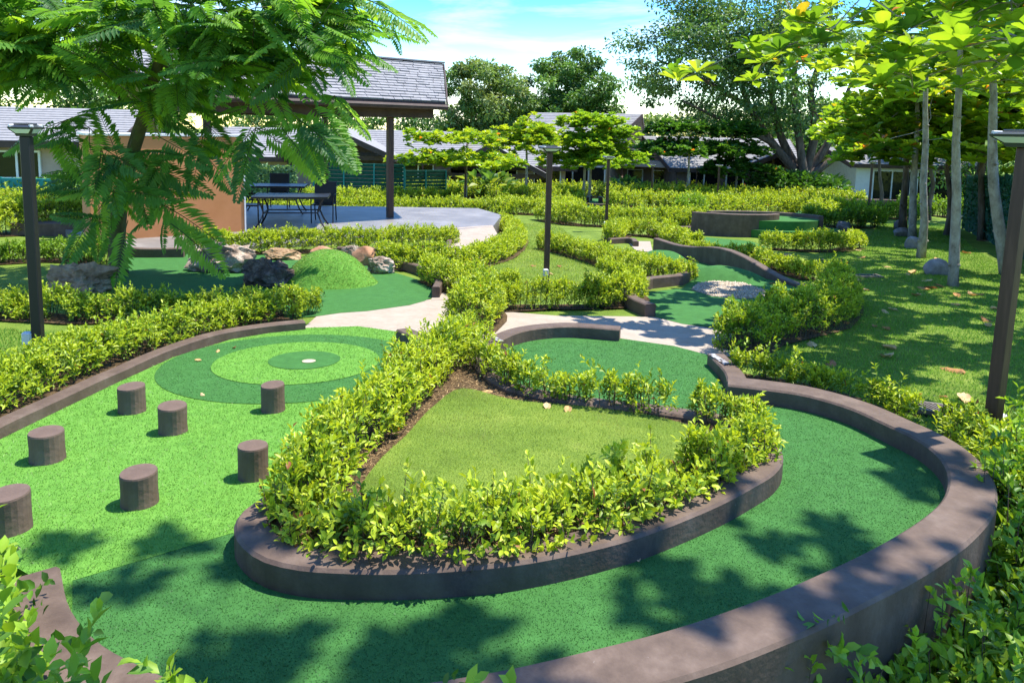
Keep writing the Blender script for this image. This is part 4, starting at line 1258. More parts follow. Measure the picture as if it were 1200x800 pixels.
lamp(710, 271, 'brown lamp post among hedges past the middle lawn', rz=0.1, outlet=(-0.05, -0.085, 0.22))
lamp(545, 241, 'brown lamp post in front of the layered almond tree', hgt=2.1)
lamp(763, 240, 'brown lamp post before the house with the balcony', hgt=2.0)
lamp(840, 246, 'brown lamp post behind the round raised wall', hgt=2.0)
lamp(495, 232, 'slim brown lamp post against the dark green fence', hgt=2.1)
lamp(815, 234, 'slim brown lamp post below the dark spreading tree', hgt=2.0)
lamp(1017, 256, 'dark lamp post standing in shade by the lawn edge', hgt=2.2)

# ------------------------------------------------------------------ rocks
def rock(px, py, wpx, hpx, mat, label, seed, dratio=0.75, rough=0.35, sub=3, cat='rock', group=None, dz=0.0, flat=0.25, rz=0.0, sharp=True):
    b = at(px, py, dz)
    dist = (Vector(CAM) - b).dot(Vector(-_F))
    W_ = wpx / FPX * dist; H_ = hpx / FPX * dist
    bm = bmesh.new()
    bmesh.ops.create_icosphere(bm, subdivisions=sub + 1, radius=1.0)
    r = random.Random(seed)
    o3 = Vector((r.uniform(-50, 50), r.uniform(-50, 50), r.uniform(-50, 50)))
    cuts = [(Vector((r.gauss(0, 1), r.gauss(0, 1), r.gauss(0, 0.8))).normalized(), r.uniform(0.55, 0.85)) for _ in range(9 if sharp else 3)]
    for v in bm.verts:
        p = v.co.copy()
        for n_, dd in cuts:
            e = p.dot(n_) - dd
            if e > 0: p -= n_ * e * 0.85
        k = mnoise.noise(p * 1.3 + o3) * rough + abs(mnoise.noise(p * 3.1 + o3)) * rough * 0.9 * (1 if sharp else 0.3) + (abs(mnoise.noise(p * 6.0 + o3)) * rough * 0.55 if sharp else 0) + mnoise.noise(p * 12 + o3) * rough * 0.2
        p = p * (1 + k - 0.1 * rough)
        v.co = p
    xs = [v.co.x for v in bm.verts]; zs = [v.co.z for v in bm.verts]; ys = [v.co.y for v in bm.verts]
    zb = min(zs) + (max(zs) - min(zs)) * flat
    for v in bm.verts:
        v.co = Vector(((v.co.x - (min(xs) + max(xs)) / 2) / (max(xs) - min(xs)) * W_, (v.co.y - (min(ys) + max(ys)) / 2) / (max(ys) - min(ys)) * W_ * dratio, (v.co.z - zb) / (max(zs) - zb) * H_))
    me = bpy.data.meshes.new('rock')
    bm.to_mesh(me); bm.free()
    if not sharp:
        me.polygons.foreach_set('use_smooth', [True] * len(me.polygons))
    me.materials.append(mat)
    o = bpy.data.objects.new('rock' if cat == 'rock' else 'boulder', me)
    link(o)
    o.location = b; o.rotation_euler = (0, 0, rz)
    tag(o, label, cat, group)
    return o
rock(262, 317, 86, 36, M['rock_pale'], 'large pale craggy rock with pitted top on dark turf', 1, 0.6, 0.45)
rock(315, 335, 68, 34, M['rock_dark'], 'dark weathered rock in front of the turf mound', 22, 0.6, 0.45)
rock(330, 304, 46, 14, M['rock_tan'], 'flat brown rock wedged behind the dark rock', 3, 0.7, 0.3)
rock(378, 300, 32, 12, M['rock_orange'], 'small tan stone half hidden behind the turf mound', 4, 0.8, 0.2, sharp=False)
rock(411, 304, 22, 17, M['rock_pale'], 'pale stone behind the orange boulder', 5, 0.8, 0.3)
rock(428, 310, 33, 22, M['rock_orange'], 'smooth orange brown boulder beside the turf mound', 6, 0.8, 0.16, sharp=False)
rock(446, 320, 36, 20, M['rock_pale'], 'pale pink rock in front of the orange boulder', 7, 0.7, 0.3)
rock(98, 341, 84, 36, M['rock_tan'], 'jagged tan rock beside the hanging fronds', 8, 0.7, 0.5)
rock(1097, 321, 31, 19, M['rock_grey'], 'grey boulder next to the slim pale trunk', 9, 0.75, 0.13, cat='boulder', sharp=False)
rock(1071, 291, 20, 14, M['rock_grey'], 'small pinkish grey boulder at the foot of the second trunk', 10, 0.75, 0.12, cat='boulder', sharp=False)
rock(1056, 277, 20, 11, M['rock_grey'], 'low grey boulder between the third and fourth trunks', 11, 0.75, 0.12, cat='boulder', sharp=False)
rock(1055, 268, 16, 11, M['rock_grey'], 'tiny grey boulder behind the last trunk of the row', 12, 0.75, 0.12, cat='boulder', sharp=False)
rock(921, 312, 28, 15, M['rock_orange'], 'pinkish tan boulder behind the long low wall', 13, 0.75, 0.13, cat='boulder', sharp=False)
rock(893, 304, 24, 10, M['rock_pale'], 'white stone among leaves behind the low wall', 14, 0.75, 0.25)
rock(988, 252, 14, 9, M['rock_grey'], 'grey boulder beside the far shaded wall', 15, 0.8, 0.15, cat='boulder', sharp=False)
rock(1004, 250, 16, 9, M['rock_grey'], 'dark grey boulder in front of the far shaded wall', 16, 0.8, 0.15, cat='boulder', sharp=False)
rock(1028, 251, 12, 7, M['rock_grey'], 'small grey boulder close to the dark lamp post', 17, 0.8, 0.15, cat='boulder', sharp=False)
rock(988, 268, 16, 9, M['rock_grey'], 'pale stone in the hedge beside the turf steps', 18, 0.8, 0.15, cat='boulder', sharp=False)

# ------------------------------------------------------------------ drain grates
def grate(c, ex, ey, nb, label, corner):
    root = empty('drain_grate', c, label, 'drain grate')
    ex, ey = Vector(ex), Vector(ey)
    lx, ly = ex.length, ey.length
    ux, uy = ex.normalized(), ey.normalized()
    Mg = Matrix(((ux.x, uy.x, 0), (ux.y, uy.y, 0), (0, 0, 1)))
    tilt = lambda v: Vector((v.x, v.y, -SLOPE * v.y))
    def bar(off, size, name):
        o_ = ux * off[0] + uy * off[1]
        MB().box(tilt(o_) + Vector((0, 0, 0.02 + off[2])), size, Mg).build(name, M['grate'] if name != 'pit' else M['hole'], root, world=False)
    bar((0, 0, -0.025), (lx + 0.06, ly + 0.06, 0.02), 'pit')
    bar((0, -ly / 2, 0), (lx, 0.03, 0.03), 'frame_side'); bar((0, ly / 2, 0), (lx, 0.03, 0.03), 'frame_side')
    bar((-lx / 2, 0, 0.001), (0.03, ly, 0.03), 'frame_side'); bar((lx / 2, 0, 0.001), (0.03, ly, 0.03), 'frame_side')
    for k in range(nb):
        bar((-lx / 2 + lx * (k + 1) / (nb + 1), 0, -0.004), (0.016, ly - 0.03, 0.022), 'bar')
    bar((0, 0, -0.008), (lx - 0.03, 0.014, 0.018), 'cross_bar')
g0 = at(1096, 483)
ga, gb = at(1050, 471), at(1128, 480)
grate(g0 + Vector((0, 0, 0.004)), (gb - ga) * 1.0, Vector((0.06, -0.24, 0)), 12, 'rusty slotted drain grate in the lawn behind the outer wall', None)
g1 = at(1016, 324)
grate(g1 - Vector((0, 0, 0.012)), (0.42, 0.03, 0), (-0.02, 0.24, 0), 6, 'flat drain cover in the lawn beside the dense hedge', None)

# ------------------------------------------------------------------ fallen leaves
def dry_leaf_mesh(seed):
    r = np.random.default_rng(seed)
    n = 7
    V, T, C = [], [], []
    colr = np.array([(0.44, 0.22, 0.08), (0.58, 0.36, 0.15), (0.34, 0.15, 0.06), (0.64, 0.45, 0.23)][seed % 4])
    for i in range(n + 1):
        t = i / n
        wv = 0.30 * math.sin(math.pi * min(1, t * 0.94 + 0.05)) ** 0.8 * (0.7 + 0.5 * t)
        for k, sx in enumerate((-1, -0.5, 0, 0.5, 1)):
            z = 0.16 * sx * sx * wv / 0.3 + 0.22 * (t - 0.5) ** 2 * (1 + 0.4 * sx) + 0.03 * r.normal()
            V.append((sx * wv, t - 0.5, z + 0.02))
            C.append(colr * r.uniform(0.75, 1.2))
    for i in range(n):
        for k in range(4):
            a = i * 5 + k
            T += [(a, a + 1, a + 6), (a, a + 6, a + 5)]
    o = mesh_np('fallen_leaf', np.array(V), np.array(T), M['dryleaf'], col=np.array(C), smooth=True)
    me = o.data
    bpy.data.objects.remove(o)
    return me
DRY = [dry_leaf_mesh(i) for i in range(8)]
_rz = random.Random(3)
def fallen(px, py, lpx, label, group, dz=0.0):
    b = at(px, py, dz)
    b.z = max(b.z, float(ground_z(b.x, b.y)) + dz)
    dist = (Vector(CAM) - b).length
    s_ = min(max(lpx / FPX * dist, 0.03), 0.24)
    o = bpy.data.objects.new('fallen_leaf', DRY[_rz.randrange(8)])
    link(o)
    o.location = b + Vector((0, 0, 0.006))
    o.scale = (s_, s_, s_)
    o.rotation_euler = (_rz.uniform(-0.3, 0.3) + (math.pi if _rz.random() < 0.3 else 0), _rz.uniform(-0.3, 0.3), _rz.uniform(0, 6.28))
    if abs(o.rotation_euler[0]) > 2: o.location.z += 0.10 * s_
    tag(o, label, 'leaf', group)
def z6(x, y): return (800 + x / 2.9625, 250 + y / 2.9625)
LF = [(445, 457, 20), (715, 470, 18), (710, 500, 22), (510, 525, 19), (935, 547, 23), (905, 640, 8), (720, 615, 11), (705, 345, 11), (730, 337, 10), (705, 403, 11), (665, 395, 9), (570, 388, 10), (945, 317, 10), (950, 287, 10), (1005, 285, 13), (1060, 375, 14), (1085, 333, 9), (835, 262, 16), (845, 235, 11), (800, 207, 16), (595, 240, 14), (595, 262, 12), (635, 268, 11), (813, 287, 13), (890, 255, 9), (710, 187, 8), (615, 155, 11), (490, 163, 9), (985, 140, 12), (1028, 283, 9), (860, 262, 12), (785, 213, 9), (1060, 392, 11), (610, 130, 8), (560, 120, 8), (880, 160, 7)]
for x, y, l_ in LF:
    p = z6(x, y)
    if p[1] > 395: lb = 'dry brown leaf on the shaded lawn between outer wall and lamp post'
    elif p[0] < 1005 and p[1] > 328: lb = 'dry brown leaf on the lawn edge beside the dense green hedge'
    elif p[1] > 345: lb = 'dry brown leaf lying on the open middle of the shaded lawn'
    elif p[0] > 1055 and p[1] > 312: lb = 'dry brown leaf lying around the grey boulder and slim trunk'
    elif p[1] < 312: lb = 'dry brown leaf on the far lawn beyond the grey boulder'
    else: lb = 'dry brown leaf lying around the flat drain cover'
    fallen(p[0], p[1], l_ * 1.05, lb, 'fallen leaves: ' + lb[15:])
fallen(*z6(978, 648), 24, 'large curled brown leaf beside the drain grate', 'fallen leaves on the shaded lawn')
for x, y in ((625, 312), (655, 313), (645, 322)):
    fallen(x, y, 10, 'dry brown leaf lying near the middle lamp post', 'fallen leaves near the middle lamp post')
for x, y in ((665, 482), (570, 460), (641, 478)):
    fallen(x, y, 15, 'reddish dry leaf caught under the sparse island hedge', 'dry leaves under the island hedge', 0.092)
for x, y in ((255, 412), (275, 408), (237, 463), (232, 423)):
    fallen(x, y, 7, 'small yellowed leaf lying on the target turf', 'leaves on the target turf', 0.012)
fallen(905, 333, 8, 'small brown leaf lying against the long low wall', 'leaf by the low wall', 0.006)
fallen(748, 657, 8, 'small tan leaf on the dark turf by the island kerb', 'leaf by the island kerb', 0.004)

# ------------------------------------------------------------------ fences
def slat_fence(a, b, h, ns, label, npost):
    root = empty('garden_fence', a, label, 'fence')
    d = (b - a); L_ = math.hypot(d.x, d.y); an = math.atan2(d.y, d.x)
    Mz = Matrix.Rotation(an, 3, 'Z')
    for k in range(ns):
        z = 0.12 + (h - 0.15) * k / (ns - 1)
        c_ = (a + b) / 2 + Vector((0, 0, z))
        MB().box(c_, (L_, 0.06, (h / ns) * 0.86), Mz).build('slat', M['fence_dark'], root, bevel=0.015)
    for k in range(npost):
        p = a.lerp(b, k / (npost - 1)) - Mz @ Vector((0, 0.06, 0))
        MB().box(p + Vector((0, 0, h / 2)), (0.07, 0.05, h + 0.1)).build('post', M['teal'], root)
    return root
def gz(p): return Vector((p.x, p.y, -SLOPE * p.y))
fa, fb = far(368, 222, 34), far(474, 222, 34)
slat_fence(gz(fa), gz(fb), 1.75, 10, 'dark green slatted garden fence behind the pavilion posts', 4)
fa, fb = far(474, 222, 35), far(522, 222, 36)
slat_fence(gz(fa), gz(fb), 1.5, 9, 'dark green fence section half hidden by the layered tree', 3)

def ivy_fence(a, b, h, label, seed, col=((0.10, 0.22, 0.05), (0.05, 0.13, 0.03)), thick=0.1, n=2500, L=0.12, panels=1, frame=M['teal']):
    root = empty('ivy_fence', a, label, 'fence')
    d = b - a; L_ = math.hypot(d.x, d.y); an = math.atan2(d.y, d.x)
    Mz = Matrix.Rotation(an, 3, 'Z')
    for k in range(panels):
        c_ = a.lerp(b, (k + 0.5) / panels)
        MB().box(c_ + Vector((0, 0, h / 2)), (L_ / panels - 0.05, thick * 0.5, h), Mz).build('panel', M['fence_dark'], root, bevel=0.01)
    for k in range(panels + 1):
        c_ = a.lerp(b, k / panels)
        MB().box(c_ + Vector((0, 0, h / 2)), (0.05, thick * 0.7, h + 0.06), Mz).build('post', frame, root)
    r = np.random.default_rng(seed)
    t = r.uniform(0, 1, n)
    z = r.uniform(0.05, 1, n) ** 0.8 * h
    nv = np.array(Mz @ Vector((0, -1, 0)))
    sgn = np.where(r.uniform(0, 1, n) < 0.7, 1, -1)
    P = np.array(a)[None] + np.array(d)[None] * t[:, None] + nv * (sgn * r.uniform(0.03, 0.14, n))[:, None]
    P[:, 2] += z
    D = r.normal(0, 0.6, (n, 3)) + np.array([0, 0, -0.5])
    c0, c1 = np.array(col[0]), np.array(col[1])
    u = r.uniform(0, 1, (n, 1))
    V, T, C = leaf_arrays(P, D, nv * sgn[:, None] + r.normal(0, 0.3, (n, 3)), L * r.uniform(0.7, 1.3, n), L * 0.7 * r.uniform(0.7, 1.3, n), c0 * u + c1 * (1 - u))
    f = mesh_np('ivy', V, T, M['leaf'], root, col=C)
    tag(f, kind='stuff')
    return root
ivy_fence(gz(far(286, 222, 32)), gz(far(347, 222, 33)), 1.6, 'pale leafy screen fence beyond the patio table', 3, ((0.22, 0.36, 0.14), (0.10, 0.20, 0.08)), n=2600, L=0.14)
# right boundary: dark green screen running away along the lawn
ra = gz(at(1128, 268)); rb = gz(at(1300, 352))
ivy_fence(rb, ra, 1.75, 'tall dark green screen fence along the right of the lawn', 4, ((0.03, 0.13, 0.06), (0.012, 0.07, 0.04)), n=3500, L=0.12, panels=9, frame=M['black'])
# teal screen at the far left with creeper
ta, tb = gz(far(-30, 215, 24)), gz(far(64, 215, 24))
ivy_fence(ta, tb, 1.0, 'teal screen with creeper spilling over its top', 6, ((0.09, 0.22, 0.03), (0.04, 0.12, 0.02)), n=200, L=0.12, panels=3)
for ob in COL.objects[-8:]:
    if ob.name.startswith('panel') and ob.parent and ob.parent.name.startswith('ivy_fence') and ob.parent['label'].startswith('teal'):
        ob.data.materials[0] = M['teal']

# ------------------------------------------------------------------ houses
def house(c, rz, W_, D_, wall_h, rise, label, ov=0.7, wall=None, front=(), gable=True, porch=None, upper=None, prow=0.5):
    """gabled house; local x = ridge direction, local -y faces the garden. front = list of (x, z0, w, h, panes) windows"""
    root = empty('garden_house', c, label, 'house', None, rz)
    wall = wall or M['stucco']
    def B(cn, sz, name, mt, bev=0.0, par=None):
        return MB().box(cn, sz).build(name, mt, par or root, world=False, bevel=bev)
    B((0, 0, wall_h / 2 - 0.3), (W_, D_, wall_h + 0.6), 'wall', wall)
    hw = W_ / 2 + ov
    hd_ = D_ / 2 + ov
    er = rise * ov / (D_ / 2)
    for s in (-1, 1):
        A = [Vector((-hw, s * hd_, wall_h - er)), Vector((hw, s * hd_, wall_h - er)), Vector((hw + prow, 0, wall_h + rise)), Vector((-hw - prow, 0, wall_h + rise))]
        Bq = [p + Vector((0, 0, 0.2)) for p in A]
        F = [(0, 1, 2, 3), (7, 6, 5, 4), (0, 4, 5, 1), (1, 5, 6, 2), (2, 6, 7, 3), (3, 7, 4, 0)]
        rf = mesh_py('roof_slope', A + Bq, F, M['shingle'], root, world=False)
        # fascia on the eave and rakes
        fz = 0.16
        MB().box(((A[0] + A[1]) / 2 + Vector((0, s * 0.04, 0.06))), (2 * hw, 0.07, 0.3)).build('fascia', M['fascia'], rf, world=False)
        for e in (0, 1):
            a_, b_ = (A[1], A[2]) if e else (A[0], A[3])
            ox = Vector((0.05 if e else -0.05, 0, 0))
            q = [a_ + Vector((0, 0, -0.12)), b_ + Vector((0, 0, -0.12)), b_ + Vector((0, 0, 0.22)), a_ + Vector((0, 0, 0.22))]
            q = [p + ox * 0.2 for p in q]
            q2 = [p + ox for p in q]
            mesh_py('rake_board', q + q2, F, M['fascia'], rf, world=False)
        # courses
        mb = MB()
        nr_ = (A[1] - A[0]).cross(A[3] - A[0]).normalized()
        if nr_.z < 0: nr_ = -nr_
        nc = 14
        for k in range(nc):
            l0, l1 = Bq[0].lerp(Bq[3], k / nc), Bq[1].lerp(Bq[2], k / nc)
            u0, u1 = Bq[0].lerp(Bq[3], (k + 1) / nc), Bq[1].lerp(Bq[2], (k + 1) / nc)
            q = [l0 + nr_ * 0.03, l1 + nr_ * 0.03, u1 + nr_ * 0.005, u0 + nr_ * 0.005, l0, l1]
            mb.add(q, [(0, 1, 2, 3), (4, 5, 1, 0)])
        sh = mb.build('shingle_courses', M['shingle'], rf, world=False)
        tag(sh, kind='stuff')
    # gable triangles
    for e in (-1, 1):
        x = e * (W_ / 2)
        V = [(x, -D_ / 2, wall_h), (x, D_ / 2, wall_h), (x, 0, wall_h + rise)]
        V2 = [(x - e * 0.15, v[1], v[2]) for v in V]
        mesh_py('gable_wall', V + V2, [(0, 1, 2), (5, 4, 3), (0, 3, 4, 1), (1, 4, 5, 2), (2, 5, 3, 0)], wall, root, world=False)
    for (face, x, z0, ww, hh, n) in front:
        # face: 'f' front (-y), 'l'/'r' gable ends
        if face == 'f':
            org, ux_, un = Vector((x, -D_ / 2, z0)), Vector((1, 0, 0)), Vector((0, -1, 0))
        elif face == 'r':
            org, ux_, un = Vector((W_ / 2, x, z0)), Vector((0, 1, 0)), Vector((1, 0, 0))
        else:
            org, ux_, un = Vector((-W_ / 2, x, z0)), Vector((0, -1, 0)), Vector((-1, 0, 0))
        Mw = Matrix(((ux_.x, un.x, 0), (ux_.y, un.y, 0), (0, 0, 1)))
        wn = MB()
        for k in range(n + 1):
            wn.box(org + ux_ * (-ww / 2 + ww * k / n) + un * 0.05 + Vector((0, 0, hh / 2)), (0.09, 0.12, hh), Mw)
        for zz in (0, hh):
            wn.box(org + un * 0.05 + Vector((0, 0, zz)), (ww + 0.08, 0.125, 0.09), Mw)
        wo = wn.build('window', M['white'], root, world=False)
        for k in range(n):
            MB().box(org + ux_ * (-ww / 2 + ww * (k + 0.5) / n) + un * 0.03 + Vector((0, 0, hh / 2)), (ww / n - 0.1, 0.04, hh - 0.1), Mw).build('pane', M['glass'], wo, world=False)
    if porch:
        # gabled porch projecting to the front: (x, width, depth, eave_h, rise)
        px_, pw, pd, eh, pr_ = porch
        yb = -D_ / 2
        F = [(0, 1, 2, 3), (7, 6, 5, 4), (0, 4, 5, 1), (1, 5, 6, 2), (2, 6, 7, 3), (3, 7, 4, 0)]
        for s in (-1, 1):
            A = [Vector((px_ + s * pw / 2, yb + 3.5, eh)), Vector((px_ + s * pw / 2, yb - pd, eh)), Vector((px_, yb - pd - 0.8, eh + pr_)), Vector((px_, yb + 3.5, eh + pr_))]
            Bq = [p + Vector((0, 0, 0.18)) for p in A]
            rf = mesh_py('porch_roof', A + Bq, F, M['shingle'], root, world=False)
            q = [p + Vector((0, 0, -0.02)) for p in A]
            mesh_py('soffit', q, [(0, 1, 2, 3)], M['soffit'], rf, world=False)
            q = [A[1] + Vector((0, 0, -0.16)), A[2] + Vector((0, 0, -0.16)), A[2] + Vector((0, 0, 0.2)), A[1] + Vector((0, 0, 0.2))]
            q = [p + Vector((0, -0.02, 0)) for p in q]
            q2 = [p + Vector((0, -0.08, 0)) for p in q]
            mesh_py('barge_board', q + q2, F, M['fascia'], rf, world=False)
            MB().box((px_ + s * (pw / 2 - 0.7), yb - pd + 0.5, eh / 2), (0.25, 0.25, eh + 0.4)).build('porch_post', M['fascia'], root, world=False)
        MB().box((px_, yb - pd + 0.5, eh + 0.1), (pw - 0.8, 0.22, 0.28)).build('tie_beam', M['fascia'], root, world=False)
        MB().box((px_, yb - pd + 0.5, eh + pr_ / 2), (0.2, 0.2, pr_ - 0.1)).build('king_post', M['fascia'], root, world=False)
        mesh_py('porch_gable', [(px_ - pw / 2 + 0.4, yb + 0.3, eh), (px_ + pw / 2 - 0.4, yb + 0.3, eh), (px_, yb + 0.3, eh + pr_ - 0.2)], [(0, 1, 2)], M['stucco_dark'], root, world=False)
    return root
def hz(px, Y):
    p = far(px, 200, Y)
    return Vector((p.x, p.y, -SLOPE * p.y))
# low house behind the pavilion with a gabled porch
house(hz(400, 52), 0.03, 16.0, 8, 2.5, 1.6, 'low grey roofed house with a gabled porch behind the pavilion', front=[('f', -5.5, 0.9, 1.6, 1.1, 2), ('f', 5.4, 0.1, 3.0, 2.1, 3)], porch=(1.0, 7.6, 2.2, 2.45, 1.75), wall=M['stucco'])
# low gabled house in the middle
house(hz(590, 54), 0.02, 8.5, 8, 2.3, 1.6, 'low gabled house with dark window doors behind the young trees', front=[('f', -1.4, 0.1, 4.6, 2.0, 4), ('f', 3.0, 0.1, 1.8, 2.0, 2)], porch=(-0.9, 8.0, 2.4, 1.5, 2.05), wall=M['stucco'])
# two-storey house
h3 = house(hz(684, 60), -0.42, 6.6, 7, 4.7, 1.55, 'two storey house with grey roof and a wooden balcony', front=[('f', 0.3, 0.1, 5.2, 2.2, 4), ('f', -1.6, 3.0, 1.8, 1.2, 2), ('r', -1.2, 3.2, 1.8, 1.2, 2)], wall=M['stucco'], prow=0.7)
for k in range(6):
    MB().box((5.6, -2.6, 3.0 + k * 0.2), (4.0, 0.06, 0.11)).build('balcony_slat', M['soffit'], h3, world=False)
MB().box((5.6, -1.6, 2.65), (4.2, 2.6, 0.5)).build('balcony_floor', M['stucco'], h3, world=False, bevel=0.03)
MB().box((5.6, -0.4, 1.2), (4.2, 0.3, 3.0)).build('lower_wall', M['stucco_dark'], h3, world=False)
for dx in (4.5, 6.6):
    wn = MB().box((dx, -0.62, 1.05), (1.3, 0.1, 2.1)).build('door', M['white'], h3, world=False)
    MB().box((dx, -0.69, 1.05), (1.12, 0.06, 1.95)).build('pane', M['glass'], wn, world=False)
# right house
house(hz(838, 58), 0.10, 9.0, 8, 2.5, 1.9, 'low house with white framed windows under the dark spreading tree', front=[('f', -2.4, 0.3, 2.2, 1.9, 2), ('f', 0.6, 0.3, 2.6, 1.9, 2), ('f', 3.2, 0.3, 2.0, 1.9, 2)], wall=M['stucco_dark'], prow=0.8, porch=(2.4, 5.0, 1.4, 2.4, 1.2))
# white building far right
house(hz(1046, 57), 0.0, 8.5, 6, 2.9, 0.9, 'long white building with teal doors beyond the shade trees', front=[('f', -1.6, 0.2, 2.8, 2.2, 2), ('f', 2.2, 0.2, 3.8, 2.2, 3)], wall=M['white'])
# left house
house(hz(20, 36), 0.25, 10, 8, 2.7, 1.3, 'house with white upper wall behind the feathery leaved tree', front=[('f', 1.5, 1.0, 1.8, 1.2, 2), ('f', -3.0, 0.6, 2.0, 1.6, 2)], wall=M['stucco'])
# ------------------------------------------------------------------ trees
def branch_mesh(name, strands, mat, parent, n=6, smooth=True):
    mb = MB()
    for pts, rad in strands:
        mb.tube(pts, rad, n if max(rad) > 0.03 else 4, cap=False)
    o = mb.build(name, mat, parent, smooth=smooth)
    return o

def curve_pts(a, b, sag, k, r, wob=0.05):
    a, b = Vector(a), Vector(b)
    L = (b - a).length
    o = []
    for i in range(k + 1):
        t = i / k
        p = a.lerp(b, t) + Vector((0, 0, sag * L * 4 * t * (1 - t)))
        if 0 < i < k:
            p += Vector((r.gauss(0, wob), r.gauss(0, wob), r.gauss(0, wob * 0.6))) * L
        o.append(p)
    return o

def grow(trunk_pts, trunk_r, targets, r, sag=0.06, wob=0.04, tip_r=0.008, thin=0.62, bias=0.6):
    """connect every target to the nearest part of the growing skeleton"""
    nodes_ = [(Vector(p), rr) for p, rr in zip(trunk_pts, trunk_r)]
    start = max(1, len(nodes_) // 2)
    pool_p = [p for p, _ in nodes_[start:]]
    pool_r = [q for _, q in nodes_[start:]]
    strands = []
    org = Vector(trunk_pts[-1])
    for t in sorted(targets, key=lambda q: (Vector(q) - org).length):
        t = Vector(t)
        A = np.array([tuple(p) for p in pool_p])
        d = np.linalg.norm(A - np.array(tuple(t)), axis=1)
        # prefer nodes that are closer to the trunk than the target and thick enough
        rad_ = np.linalg.norm(A - np.array(tuple(org)), axis=1)
        pen = d + bias * np.maximum(0, rad_ - (t - org).length + 0.3)
        i = int(np.argmin(pen))
        L = (t - pool_p[i]).length
        if L < 1e-4: continue
        k = max(2, min(5, int(L / 0.5) + 2))
        pts = curve_pts(pool_p[i], t, sag, k, r, wob)
        r0 = min(pool_r[i] * 0.8, max(tip_r * 1.3, tip_r + 0.018 * L ** 1.1) * 1.6)
        rad = [r0 + (tip_r - r0) * (q / k) ** thin for q in range(k + 1)]
        strands.append((pts, rad))
        for p, q in list(zip(pts, rad))[1:]:
            pool_p.append(p); pool_r.append(q)
    return strands

# ---------------- almond-type trees (tiers of branches, rosettes of large leaves)
AL_COLS = [(0.15, 0.29, 0.022), (0.21, 0.36, 0.024), (0.28, 0.43, 0.028), (0.10, 0.22, 0.022), (0.36, 0.48, 0.04)]
_mesh_cache = {}
def leaf_obj_mesh(kind, ci):
    key = (kind, ci)
    if key in _mesh_cache: return _mesh_cache[key]
    if ci < len(AL_COLS): c = AL_COLS[ci]
    else: c = (0.62, 0.20, 0.03) if ci == 5 else (0.50, 0.36, 0.03)
    r = np.random.default_rng(kind * 10 + ci)
    # obovate blade along +Y, upper side +Z, length 1
    V, T, C = [], [], []
    prof = [(0.0, 0.03), (0.18, 0.11), (0.38, 0.20), (0.58, 0.27), (0.78, 0.28), (0.92, 0.19), (1.0, 0.02)]
    for i, (t, wv) in enumerate(prof):
        cz = -[0.16, 0.26, 0.08][kind] * t * t + 0.06 * t
        for sx in (-1, 0, 1):
            V.append((sx * wv, t, cz + abs(sx) * wv * 0.30 + r.normal(0, 0.012)))
            C.append(np.array(c) * (1.18 if sx == 0 else r.uniform(0.9, 1.08)))
    for i in range(len(prof) - 1):
        for k in range(2):
            a = i * 3 + k
            T += [(a, a + 1, a + 4), (a, a + 4, a + 3)]
    o = mesh_np('leaf', np.array(V), np.array(T), M['bigleaf'], col=np.array(C), smooth=True)
    me = o.data
    bpy.data.objects.remove(o)
    _mesh_cache[key] = me
    return me

